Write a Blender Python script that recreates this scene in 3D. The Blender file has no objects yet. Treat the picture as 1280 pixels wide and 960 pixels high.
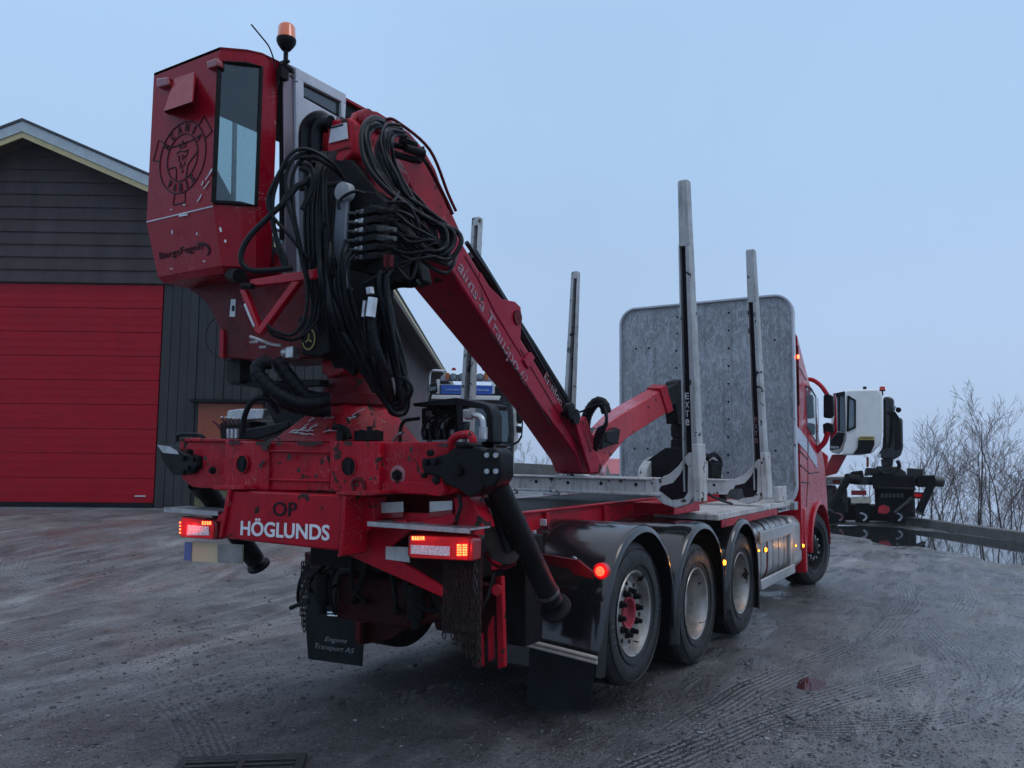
import bpy, bmesh, math, random
from mathutils import Vector, Matrix, noise
random.seed(7)
V = Vector
PI = math.pi
scn = bpy.context.scene

# ------------------------------------------------------------------ camera
CAM = V((-5.59105, -3.60346, 1.81862))
YAW, PITCH, ROLL, FOC = math.radians(31.89495), math.radians(4.99613), math.radians(0.54797), 997.72
def cam_axes():
    cy, sy, cp, sp = math.cos(YAW), math.sin(YAW), math.cos(PITCH), math.sin(PITCH)
    f = V((cy*cp, sy*cp, sp)); r = V((sy, -cy, 0)); u = r.cross(f)
    cr, sr = math.cos(ROLL), math.sin(ROLL)
    return f, r*cr + u*sr, u*cr - r*sr
CF, CR, CU = cam_axes()
cd = bpy.data.cameras.new('camera'); cam = bpy.data.objects.new('camera', cd)
scn.collection.objects.link(cam)
m = Matrix((CR, CU, -CF)).transposed().to_4x4(); m.translation = CAM
cam.matrix_world = m
cd.sensor_width = 36; cd.lens = FOC/1280*36; cd.clip_start = .05; cd.clip_end = 5000
scn.camera = cam
scn.render.resolution_x = 1024; scn.render.resolution_y = 768

# ------------------------------------------------------------------ world, sun, exposure
SUN_EL, SUN_AZ = math.radians(52), math.radians(-75)      # azimuth of the sun measured from +X towards +Y
w = bpy.data.worlds.new('World'); scn.world = w; w.use_nodes = True
nt = w.node_tree; nt.nodes.clear()
def wn(t, **k):
    n = nt.nodes.new(t)
    for a, b in k.items(): setattr(n, a, b)
    return n
out = wn('ShaderNodeOutputWorld'); bg = wn('ShaderNodeBackground')
sky = wn('ShaderNodeTexSky', sky_type='NISHITA', sun_disc=False)
sky.sun_elevation = SUN_EL; sky.sun_rotation = math.radians(90) - SUN_AZ
sky.air_density = 1.2; sky.dust_density = 3
tc = wn('ShaderNodeTexCoord'); sep = wn('ShaderNodeSeparateXYZ'); nt.links.new(tc.outputs['Generated'], sep.inputs[0])
ramp = wn('ShaderNodeValToRGB'); nt.links.new(sep.outputs['Z'], ramp.inputs[0])
cr_ = ramp.color_ramp
cr_.elements[0].position = 0.0; cr_.elements[0].color = (4.5, 5.9, 8.3, 1)
cr_.elements[1].position = 1.0; cr_.elements[1].color = (8.6, 9.6, 11.8, 1)
for p, c in ((.10, (4.4, 5.95, 8.5)), (.30, (4.2, 6.1, 8.9)), (.50, (4.4, 6.5, 9.6)), (.66, (6.6, 7.8, 10.2))):
    e = cr_.elements.new(p); e.color = (*c, 1)
mx = wn('ShaderNodeMix', data_type='RGBA'); mx.inputs[0].default_value = .93
cn = wn('ShaderNodeTexNoise'); cn.inputs['Scale'].default_value = 1.6; cn.inputs['Detail'].default_value = 5; nt.links.new(tc.outputs['Generated'], cn.inputs['Vector'])
cm = wn('ShaderNodeMapRange'); cm.inputs[1].default_value = .3; cm.inputs[2].default_value = .7; cm.inputs[3].default_value = .95; cm.inputs[4].default_value = 1.05; nt.links.new(cn.outputs['Fac'], cm.inputs[0])
cv = wn('ShaderNodeVectorMath', operation='SCALE'); nt.links.new(ramp.outputs[0], cv.inputs[0]); nt.links.new(cm.outputs[0], cv.inputs['Scale'])   # faint unevenness of the overcast
nt.links.new(sky.outputs[0], mx.inputs[6]); nt.links.new(cv.outputs[0], mx.inputs[7])
nt.links.new(mx.outputs[2], bg.inputs[0]); bg.inputs[1].default_value = .095
nt.links.new(bg.outputs[0], out.inputs[0])
sd = bpy.data.lights.new('sun', 'SUN'); so = bpy.data.objects.new('sun', sd); scn.collection.objects.link(so)
sd.energy = .5; sd.angle = math.radians(25); sd.color = (1, .97, .93)
sdir = V((math.cos(SUN_EL)*math.cos(SUN_AZ), math.cos(SUN_EL)*math.sin(SUN_AZ), math.sin(SUN_EL)))
so.rotation_euler = sdir.to_track_quat('Z', 'Y').to_euler()
scn.view_settings.view_transform = 'Standard'; scn.view_settings.look = 'None'
scn.view_settings.gamma = 1; scn.view_settings.use_curve_mapping = False
scn.view_settings.exposure = .08

# ------------------------------------------------------------------ geometry helpers
def S(px, py, X=None, Y=None, Z=None, D=None):
    """surveyed point: sight line through a photo pixel met with a real plane of the place"""
    d = CF + CR*((px-640)/FOC) - CU*((py-480)/FOC)
    if D is not None: t = D
    elif X is not None: t = (X-CAM.x)/d.x
    elif Y is not None: t = (Y-CAM.y)/d.y
    else: t = (Z-CAM.z)/d.z
    return CAM + d*t
def SS(pts, **k): return [S(a, b, **k) for a, b in pts]

def smooth_path(P, n=6):
    P = [V(p) for p in P]
    if len(P) < 3: return P
    Q = [P[0]*2-P[1]] + P + [P[-1]*2-P[-2]]; out = []
    for i in range(1, len(Q)-2):
        a, b, c, d = Q[i-1:i+3]
        for k in range(n):
            t = k/n
            out.append(.5*((2*b)+(c-a)*t+(2*a-5*b+4*c-d)*t*t+(3*b-a-3*c+d)*t**3))
    out.append(P[-1]); return out

class MB:
    def __init__(s): s.v = []; s.f = []; s.m = []
    def add(s, vs, fs, m=0):
        o = len(s.v); s.v += [V(x) for x in vs]
        for f in fs: s.f.append([i+o for i in f]); s.m.append(m)
        return s
    def box(s, c, size, rot=None, m=0):
        c = V(c); hx, hy, hz = [a/2 for a in size]
        vs = [V((x, y, z)) for x in (-hx, hx) for y in (-hy, hy) for z in (-hz, hz)]
        if rot is not None: vs = [rot @ v for v in vs]
        return s.add([c+v for v in vs], [(0,1,3,2),(4,6,7,5),(0,4,5,1),(2,3,7,6),(0,2,6,4),(1,5,7,3)], m)
    def bb(s, x0, x1, y0, y1, z0, z1, m=0):
        return s.box(((x0+x1)/2, (y0+y1)/2, (z0+z1)/2), (abs(x1-x0), abs(y1-y0), abs(z1-z0)), None, m)
    def prism(s, P, off, m=0):
        n = len(P); off = V(off)
        return s.add(list(P)+[p+off for p in P], [list(range(n)), list(range(2*n-1, n-1, -1))] + [(i, (i+1)%n, n+(i+1)%n, n+i) for i in range(n)], m)
    def loft(s, secs, m=0, caps=True):
        n = len(secs[0]); vs = [p for q in secs for p in q]; fs = []
        for k in range(len(secs)-1):
            for i in range(n): fs.append((k*n+i, k*n+(i+1)%n, (k+1)*n+(i+1)%n, (k+1)*n+i))
        if caps: fs += [list(range(n)), [(len(secs)-1)*n+i for i in range(n-1, -1, -1)]]
        return s.add(vs, fs, m)
    def tube(s, P, r, seg=8, m=0, smooth=0, flat=1.0):
        if smooth: P = smooth_path(P, smooth)
        P = [V(p) for p in P]; n = len(P)
        T = []
        for i in range(n):
            t = (P[min(i+1, n-1)]-P[max(i-1, 0)]); T.append(t.normalized() if t.length > 1e-9 else V((0, 0, 1)))
        a = T[0].orthogonal().normalized(); secs = []
        for i in range(n):
            a = (a - T[i]*a.dot(T[i]));
            a = a.normalized() if a.length > 1e-6 else T[i].orthogonal().normalized()
            b = T[i].cross(a); rr = r[i*(len(r)-1)//max(n-1, 1)] if isinstance(r, (list, tuple)) else r
            secs.append([P[i]+a*(rr*math.cos(2*PI*k/seg))+b*(rr*flat*math.sin(2*PI*k/seg)) for k in range(seg)])
        return s.loft(secs, m)
    def cyl(s, a, b, r, seg=20, m=0): return s.tube([a, b], r, seg, m)
    def lathe(s, prof, o, ax, seg=32, m=0, mf=None):
        """prof: (distance along axis, radius)"""
        o = V(o); ax = V(ax).normalized(); u = ax.orthogonal().normalized()
        if abs(ax.z) < .9: u = (V((0, 0, 1))-ax*ax.z).normalized()
        w_ = ax.cross(u); n = len(prof); vs = []; fs = []
        for k in range(seg):
            t = 2*PI*k/seg; d = u*math.cos(t)+w_*math.sin(t)
            vs += [o+ax*h+d*r for h, r in prof]
        o0 = len(s.v); s.v += vs
        for k in range(seg):
            k2 = (k+1) % seg
            for i in range(n-1):
                s.f.append([o0+k*n+i, o0+k2*n+i, o0+k2*n+i+1, o0+k*n+i+1]); s.m.append(mf(i) if mf else m)
        return s
    def strip(s, P, wd, nrm, m=0, th=.003, closed=False):
        """flat painted/sheet line of width wd along P, lying against a face with normal nrm"""
        P = [V(p) for p in P]; n = len(P); nrm = V(nrm).normalized(); L = []; R_ = []
        for i in range(n):
            a = P[(i-1) % n] if (closed or i > 0) else P[i]; b = P[(i+1) % n] if (closed or i < n-1) else P[i]
            t = (b-a).normalized(); q = nrm.cross(t)*(wd/2); L.append(P[i]+q); R_.append(P[i]-q)
        vs = L+R_+[p+nrm*th for p in L]+[p+nrm*th for p in R_]; fs = []
        for i in range(n if closed else n-1):
            j = (i+1) % n
            fs += [(i, j, n+j, n+i), (2*n+i, 3*n+i, 3*n+j, 2*n+j), (i, 2*n+i, 2*n+j, j), (n+i, n+j, 3*n+j, 3*n+i)]
        return s.add(vs, fs, m)
    def build(s, name, mats, parent=None, bevel=0, ang=38, seg=2, merge=True):
        me = bpy.data.meshes.new(name)
        bm = bmesh.new(); vv = [bm.verts.new(v) for v in s.v]
        for f, mi in zip(s.f, s.m):
            try: fc = bm.faces.new([vv[i] for i in f]); fc.material_index = mi
            except ValueError: pass
        bmesh.ops.recalc_face_normals(bm, faces=bm.faces)
        lim = math.radians(ang)
        for f in bm.faces: f.smooth = True
        for e in bm.edges:
            if len(e.link_faces) == 2 and e.calc_face_angle(0) > lim: e.smooth = False
        bm.to_mesh(me); bm.free()
        for mt in (mats if isinstance(mats, (list, tuple)) else [mats]): me.materials.append(mt)
        o = bpy.data.objects.new(name, me); scn.collection.objects.link(o)
        if parent is not None:
            o.parent = parent
            if parent.type == 'EMPTY': o.location = -parent.location
        if bevel:
            b = o.modifiers.new('bevel', 'BEVEL'); b.width = bevel; b.segments = seg; b.limit_method = 'ANGLE'; b.angle_limit = math.radians(40)
            b.harden_normals = False
        return o

def tag(o, label=None, cat=None, group=None, kind=None):
    if label: o['label'] = label
    if cat: o['category'] = cat
    if group: o['group'] = group
    if kind: o['kind'] = kind
    return o
def thing(name, loc, label, cat, group=None):
    o = bpy.data.objects.new(name, None); scn.collection.objects.link(o); o.location = loc; o.empty_display_size = .3
    return tag(o, label, cat, group)

FONTCACHE = {}
def text_mesh(body, offset=0, shear=0):
    k = (body, offset, shear)
    if k not in FONTCACHE:
        c = bpy.data.curves.new('lettering', 'FONT'); c.body = body; c.offset = offset; c.shear = shear; c.resolution_u = 4
        c.extrude = .004; c.size = 1
        o = bpy.data.objects.new('lettering', c); me = bpy.data.meshes.new_from_object(o)
        vs = [v.co.copy() for v in me.vertices]; fs = [list(p.vertices) for p in me.polygons]
        bpy.data.objects.remove(o); bpy.data.curves.remove(c); bpy.data.meshes.remove(me)
        x0 = min(v.x for v in vs); x1 = max(v.x for v in vs); y0 = min(v.y for v in vs); y1 = max(v.y for v in vs)
        FONTCACHE[k] = (vs, fs, x0, x1, y0, y1)
    return FONTCACHE[k]
def put_text(mb, body, o, u, v, width=None, height=None, offset=0, shear=0, m=0, th=.003):
    """body with its lower left corner at o, reading along u, standing along v"""
    vs, fs, x0, x1, y0, y1 = text_mesh(body, offset, shear)
    u = V(u).normalized(); v = V(v).normalized(); n = u.cross(v).normalized()
    sy = height/(y1-y0) if height else width/(x1-x0)
    sx = width/(x1-x0) if width else sy
    mb.add([V(o)+u*((p.x-x0)*sx)+v*((p.y-y0)*sy)+n*(.001+(th if p.z > 0 else 0)) for p in vs], fs, m)
def arc_text(mb, body, c, u, v, R, h, a_mid, a_step, inward=False, offset=0, m=0):
    k = len(body)
    for i, ch in enumerate(body):
        if ch == ' ': continue
        a = a_mid + (i-(k-1)/2)*a_step*(1 if inward else -1)
        d = u*math.cos(a)+v*math.sin(a); t = (-u*math.sin(a)+v*math.cos(a))*(1 if inward else -1)
        up = -d if inward else d
        wd = h*.62*(.3 if ch == 'I' else 1)
        put_text(mb, ch, c+d*(R)-up*(h/2)-t*(wd/2), t, up, wd, h, offset, 0, m)

# ------------------------------------------------------------------ material helpers
class NT:
    def __init__(s, name):
        s.mat = bpy.data.materials.new(name); s.mat.use_nodes = True; s.t = s.mat.node_tree; s.t.nodes.clear()
        s.out = s.n('ShaderNodeOutputMaterial'); s.p = s.n('ShaderNodeBsdfPrincipled'); s.l(s.p.outputs[0], s.out.inputs[0])
        s.tc = s.n('ShaderNodeTexCoord')
    def n(s, t, **k):
        x = s.t.nodes.new(t)
        for a, b in k.items(): setattr(x, a, b)
        return x
    def l(s, a, b): s.t.links.new(a, b)
    def set(s, sock, val):
        i = s.p.inputs[sock]
        if hasattr(val, 'links'): s.l(val, i)
        else: i.default_value = (*val, 1) if isinstance(val, tuple) and len(val) == 3 else val
    def mapped(s, sc=(1, 1, 1), rot=(0, 0, 0), loc=(0, 0, 0)):
        mp = s.n('ShaderNodeMapping'); mp.inputs['Scale'].default_value = sc; mp.inputs['Rotation'].default_value = rot; mp.inputs['Location'].default_value = loc
        s.l(s.tc.outputs['Object'], mp.inputs[0]); return mp.outputs[0]
    def noise(s, scale, detail=4, rough=.55, vec=None, dist=0):
        x = s.n('ShaderNodeTexNoise'); x.inputs['Scale'].default_value = scale; x.inputs['Detail'].default_value = detail
        x.inputs['Roughness'].default_value = rough; x.inputs['Distortion'].default_value = dist
        s.l(vec if vec is not None else s.tc.outputs['Object'], x.inputs['Vector']); return x.outputs['Fac']
    def vor(s, scale, vec=None, feature='F1', out='Distance'):
        x = s.n('ShaderNodeTexVoronoi', feature=feature); x.inputs['Scale'].default_value = scale
        s.l(vec if vec is not None else s.tc.outputs['Object'], x.inputs['Vector']); return x.outputs[out]
    def mr(s, v, a, b, c=0, d=1):
        x = s.n('ShaderNodeMapRange'); x.inputs[1].default_value = a; x.inputs[2].default_value = b; x.inputs[3].default_value = c; x.inputs[4].default_value = d
        s.l(v, x.inputs[0]); return x.outputs[0]
    def math(s, op, a, b=0, c=None):
        x = s.n('ShaderNodeMath', operation=op)
        for i, q in enumerate((a, b) if c is None else (a, b, c)):
            if hasattr(q, 'links'): s.l(q, x.inputs[i])
            else: x.inputs[i].default_value = q
        return x.outputs[0]
    def mix(s, f, a, b):
        x = s.n('ShaderNodeMix', data_type='RGBA')
        for i, q in ((0, f), (6, a), (7, b)):
            if hasattr(q, 'links'): s.l(q, x.inputs[i])
            elif i == 0: x.inputs[0].default_value = q
            else: x.inputs[i].default_value = (*q, 1)
        return x.outputs[2]
    def bump(s, h, strength=.3, dist=.01):
        b = s.n('ShaderNodeBump'); b.inputs['Strength'].default_value = strength; b.inputs['Distance'].default_value = dist
        s.l(h, b.inputs['Height']); s.l(b.outputs[0], s.p.inputs['Normal'])

def paint(name, base, rough=.35, dirt=.45, dirtc=(.035, .025, .02), chips=0., streak=.3, coat=.25, metal=0, bump=.15, scale=1., chipc=(.03, .018, .014), scratch=0., scratchc=(.55, .5, .5)):
    t = NT(name)
    n1 = t.mr(t.noise(2.6*scale, 6, .65), .38, .78)
    n2 = t.mr(t.noise(9*scale, 5, .7), .42, .75)
    col = t.mix(t.math('MULTIPLY', n1, dirt), base, dirtc)
    col = t.mix(t.math('MULTIPLY', n2, dirt*.35), col, dirtc)
    if streak:
        sv = t.mr(t.noise(6*scale, 4, .6, t.mapped((4, 4, .35))), .52, .78)
        col = t.mix(t.math('MULTIPLY', sv, streak), col, dirtc)
    r = t.mr(t.noise(14*scale, 3), .3, .7, rough*.75, min(1, rough*1.35))
    h = t.noise(40*scale, 3)
    if chips:
        c1 = t.noise(13*scale, 3, .5, dist=.6); c2 = t.noise(3.1*scale, 2)
        cm = t.mr(t.math('ADD', c1, t.math('MULTIPLY', c2, .45)), .93-.1*chips, .945-.1*chips)
        col = t.mix(cm, col, chipc); r = t.math('ADD', r, t.math('MULTIPLY', cm, .35))
        h = t.math('SUBTRACT', h, t.math('MULTIPLY', cm, .6))
    if scratch:
        s1 = t.noise(5, 2, .5, t.mapped((1.2, 7, 1.6), (.5, .9, .4)), dist=1.2)
        sm = t.math('MULTIPLY', t.mr(t.math('ABSOLUTE', t.math('SUBTRACT', s1, .5)), .0035, .0, 0, 1), t.mr(t.noise(2.2, 2), .55-.1*scratch, .62))
        col = t.mix(sm, col, scratchc)
    t.set('Base Color', col); t.set('Roughness', r); t.set('Metallic', metal); t.set('Coat Weight', coat*.35 if base[0] > 5*base[1] else coat*.7); t.set('Coat Roughness', .12)
    t.set('Specular IOR Level', .16 if base[0] > 5*base[1] else .5)
    t.bump(h, bump, .004)
    return t.mat
def plain(name, base, rough=.5, metal=0, coat=0, var=.25, sc=8, bump=.1):
    t = NT(name); n = t.noise(sc, 5, .6)
    t.set('Base Color', t.mix(t.mr(n, .35, .7), tuple(c*(1-var) for c in base), tuple(min(1, c*(1+var)) for c in base)))
    t.set('Roughness', t.mr(t.noise(sc*2.3, 4), .3, .7, rough*.8, min(1, rough*1.25))); t.set('Metallic', metal); t.set('Coat Weight', coat)
    if max(base) < .02: t.set('Specular IOR Level', .16)
    if bump: t.bump(t.noise(sc*6, 3), bump, .004)
    return t.mat
def glow(name, col, strength, base=None):
    t = NT(name); t.set('Base Color', base or col); t.set('Emission Color', col); t.set('Emission Strength', strength); t.set('Roughness', .2)
    t.set('Emission Strength', t.mr(t.vor(90), 0, .6, strength*1.3, strength*.5)); return t.mat
def glass(name, tint, refl=.5, rough=.03):
    t = NT(name); t.t.nodes.remove(t.p)
    tr = t.n('ShaderNodeBsdfTransparent'); tr.inputs[0].default_value = (*tint, 1)
    gl = t.n('ShaderNodeBsdfGlossy'); gl.inputs['Roughness'].default_value = rough; gl.inputs[0].default_value = (1, 1, 1, 1)
    fr = t.n('ShaderNodeFresnel'); fr.inputs[0].default_value = 1.45
    mx_ = t.n('ShaderNodeMixShader'); t.l(t.math('MULTIPLY', fr.outputs[0], 2*refl), mx_.inputs[0]); t.l(tr.outputs[0], mx_.inputs[1]); t.l(gl.outputs[0], mx_.inputs[2])
    t.l(mx_.outputs[0], t.out.inputs[0]); return t.mat

RED = (.36, .006, .018)
m_cabred = paint('red_cab_paint', (.30, .002, .014), .30, .25, (.06, .002, .008), chips=.0, streak=.10, coat=.35, scratch=.5, bump=.03)
m_red = paint('red_machine_paint', (.44, .002, .017), .38, .55, (.045, .003, .007), chips=.4, streak=.3, coat=.3)
m_redworn = paint('worn_red_paint', (.46, .002, .017), .4, .55, (.035, .004, .007), chips=.62, streak=.35, coat=.2, scratch=1)
m_boom = paint('red_boom_paint', (.34, .005, .030), .36, .35, (.08, .006, .010), chips=.25, streak=.1, coat=.35)
m_darkred = paint('grimy_dark_red_paint', (.13, .004, .009), .5, .7, (.012, .01, .01), chips=.3, streak=.4, coat=.1)
m_deep = paint('near_black_red_steel', (.045, .003, .005), .6, .8, (.006, .005, .005), chips=.3, streak=.4, coat=0)  # near-black red, mostly for parts under the tail
m_gred = paint('glossy_red_paint', (.44, .003, .017), .22, .25, (.07, .008, .012), streak=.1, coat=.8)
m_black = plain('black_painted_steel', (.006, .0065, .008), .5, 0, .03, .4)
m_dark = plain('oily_black_steel', (.005, .0055, .0065), .6, 0, 0, .5, 12, .3)
m_hose = plain('black_hose_rubber', (.006, .0075, .010), .36, 0, .05, .35, 20, .12)
m_rib = plain('ribbed_black_sleeve', (.007, .008, .011), .5, 0, 0, .3)
m_steel = plain('zinc_plated_steel', (.42, .43, .44), .35, .85, 0, .3, 18)
m_hubred = plain('faded_red_hub', (.30, .03, .05), .5, 0, 0, .3)
m_gun = plain('oily_grey_steel', (.10, .105, .105), .4, .6, 0, .4, 30)
m_chrome = plain('bright_steel', (.6, .61, .62), .22, .95, 0, .15, 18)
m_alu = paint('weathered_aluminium', (.52, .54, .55), .42, .55, (.16, .15, .14), streak=.4, coat=0, metal=.55, bump=.25)
m_white = paint('dirty_white_paint', (.58, .58, .57), .5, .5, (.13, .10, .085), chips=.35, streak=.75, coat=0, bump=.2, chipc=(.06, .045, .035))
m_whitefr = paint('worn_white_frame_paint', (.52, .56, .62), .4, .35, (.16, .13, .12), chips=.2, streak=.3, coat=.1)
m_mauve = paint('greyed_frame_paint', (.26, .22, .26), .45, .4, (.1, .07, .07), chips=.3, streak=.3, coat=0)
m_rubber = plain('tyre_rubber', (.016, .017, .020), .65, 0, 0, .4, 9, .25)
m_tread = plain('wet_tread_rubber', (.010, .011, .012), .6, 0, 0, .4, 22, .6)
m_flap = plain('mud_flap_rubber', (.010, .012, .014), .55, 0, 0, .3, 6, .1)
m_rim = paint('dirty_wheel_rim', (.42, .41, .39), .36, .75, (.10, .075, .055), streak=.5, coat=0, metal=.6, chips=.45)
m_fender = paint('wet_black_fender_plastic', (.007, .008, .010), .14, .25, (.018, .016, .015), streak=.25, coat=.6, bump=.05)
m_sticker = plain('white_sticker', (.55, .57, .6), .5, 0, 0, .2)
m_ltwhite = plain('white_lettering', (.72, .74, .78), .45, 0, 0, .05)
m_ltblack = plain('black_lettering', (.012, .006, .012), .5, 0, 0, .2)
m_ltgrey = paint('worn_grey_lettering', (.27, .26, .29), .5, .8, (.30, .02, .05), chips=1.3, streak=.2, coat=0, chipc=(.28, .02, .04), scale=3)
m_glasscab = glass('green_tinted_cab_glass', (.52, .62, .62), .8)
m_glassdark = plain('dark_window_glass', (.02, .028, .034), .06, 0, .8, .2, 1, 0)
m_glasspale = plain('pale_reflecting_glass', (.16, .22, .26), .08, 0, .8, .2, 1, 0)
m_redled = glow('lit_red_lamp', (1, .012, .008), 2.2, (.4, .01, .01))
m_redhot = glow('lit_red_led_cluster', (1, .11, .03), 9)
m_redmark = glow('lit_red_marker', (1, .05, .02), 7)
m_redlens = glow('glowing_red_lens', (1, .008, .02), .20, (.30, .004, .01))
m_dulllens = plain('dark_red_lens', (.22, .005, .01), .15, 0, .6, .15, 3, 0)
m_clear = plain('clear_reversing_lens', (.80, .74, .76), .12, .3, .8, .35, 60, .3)
m_amber = glow('lit_amber_lamp', (1, .34, .02), 7)
m_beacon = plain('orange_beacon_lens', (.75, .13, .02), .18, 0, .8, .1, 3, 0)
m_yellowdecal = plain('yellow_decal', (.28, .26, .05), .5, 0, 0, .2)
m_plate = plain('pale_yellow_plate', (.52, .46, .28), .4, 0, .2, .1, 3, 0)
m_blue = plain('blue_strip', (.08, .12, .32), .4, 0, .2, .1, 3, 0)
m_refl = plain('reflective_sticker', (.45, .47, .47), .3, .3, .2, .2)
m_galv = None
def galv():
    t = NT('galvanised_sheet')
    n1 = t.noise(2.2, 6, .7, dist=.6); n2 = t.vor(16, out='Color', vec=t.mapped((1, 1, 1), (0, .6, 0)))
    sw = t.noise(7, 5, .75, t.mapped((1, 1.5, .7), (.8, 0, 0)), dist=2.5)
    st = t.noise(9, 4, .7, t.mapped((.3, 3.2, .55), (.7, .3, 0)), dist=2.2)
    c = t.mix(t.mr(n1, .3, .72), (.20, .215, .225), (.36, .38, .395))
    c = t.mix(t.mr(sw, .50, .66, 0, .8), c, (.48, .52, .58))
    c = t.mix(t.mr(sw, .48, .34, 0, .7), c, (.12, .135, .155))
    c = t.mix(t.mr(st, .60, .66, 0, .65), c, (.60, .63, .68)); dr = t.noise(5, 4, .6, t.mapped((1, 2.2, .16))); c = t.mix(t.mr(dr, .55, .72, 0, .5), c, (.11, .115, .12))
    t.set('Base Color', c); t.set('Metallic', .15); t.set('Roughness', t.mr(n1, .3, .7, .42, .62)); t.bump(sw, .2, .006)
    return t.mat
m_galv = galv()

# ================================================================== TERRAIN
def sst(a, b, x): t = max(0, min(1, (x-a)/(b-a))); return t*t*(3-2*t)
BY = YAW + math.radians(1.15)
BV = V((math.cos(BY), math.sin(BY), 0)); BU = V((math.sin(BY), -math.cos(BY), 0)); UPZ = V((0, 0, 1))
BO = S(191, 637, D=15)
GB0 = S(1110, 652, Z=0); GB1 = S(1280, 677, Z=0)          # foot of the guard beam
GBd = (GB0-GB1).normalized(); GBn = V((GBd.y, -GBd.x, 0))
if GBn.x < 0: GBn = -GBn
PUD = [(S(a, b, Z=0), rx, ry, dep) for a, b, rx, ry, dep in ((1014, 854, .22, .10, .03),)]
BIGP = [S(a, b, Z=0) for a, b in ((1075, 661), (1150, 670), (1215, 681), (1275, 691), (1335, 701))]
def gz(x, y):
    q = (x-BO.x)*BV.x + (y-BO.y)*BV.y
    z = BO.z*sst(-8.5, -.3, q)*sst(1.7, 6.0, y)
    p = V((x, y, 0)); d = (p-GB1).dot(GBn); s_ = (p-GB1).dot(GBd)
    if x > 8:
        dd = max(d, x-34)
        if dd > .6: z -= .55*(dd-.6)
    z += .018*(noise.noise(V((x*.45, y*.45, 0)))) + .010*noise.noise(V((x*1.7, y*1.7, 3)))
    if -1 < x < 26:
        for c, rx, ry, dep in PUD:
            e = ((x-c.x)/rx)**2+((y-c.y)/ry)**2
            if e < 9: z -= dep*math.exp(-e)*(1+.5*noise.noise(V((x*6, y*6, 1))))
        if x > 9 and d > -4:
            b_ = 0
            for i in range(len(BIGP)-1):
                a0, a1 = BIGP[i], BIGP[i+1]; ab = a1-a0; t_ = max(0, min(1, (V((x, y, 0))-a0).dot(ab)/ab.length_squared)); q_ = (V((x, y, 0))-(a0+ab*t_)).length
                b_ = max(b_, math.exp(-(q_/1.45)**2))
            z -= .07*b_*(1+.3*noise.noise(V((x*1.3, y*1.3, 8))))
    return max(z, -50)
def terrain():
    xs, ys = [], []
    def ax(lo, hi, flo, fhi, st):
        a = [flo+st*i for i in range(int((fhi-flo)/st)+1)]
        b = []; v = flo; s_ = st
        while v > lo: s_ *= 1.22; v -= s_; b.append(v)
        c = []; v = a[-1]; s_ = st
        while v < hi: s_ *= 1.22; v += s_; c.append(v)
        return b[::-1]+a+c
    xs = ax(-60, 420, -5.0, 22, .075); ys = ax(-300, 300, -7.5, 12, .075)
    me = bpy.data.meshes.new('ground'); nx, ny = len(xs), len(ys)
    vs = [(x, y, gz(x, y)) for x in xs for y in ys]
    fs = [(i*ny+j, (i+1)*ny+j, (i+1)*ny+j+1, i*ny+j+1) for i in range(nx-1) for j in range(ny-1)]
    me.from_pydata(vs, [], fs); me.update()
    for p in me.polygons: p.use_smooth = True
    o = bpy.data.objects.new('ground', me); scn.collection.objects.link(o); tag(o, kind='structure'); return o
g_ = terrain()

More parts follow.
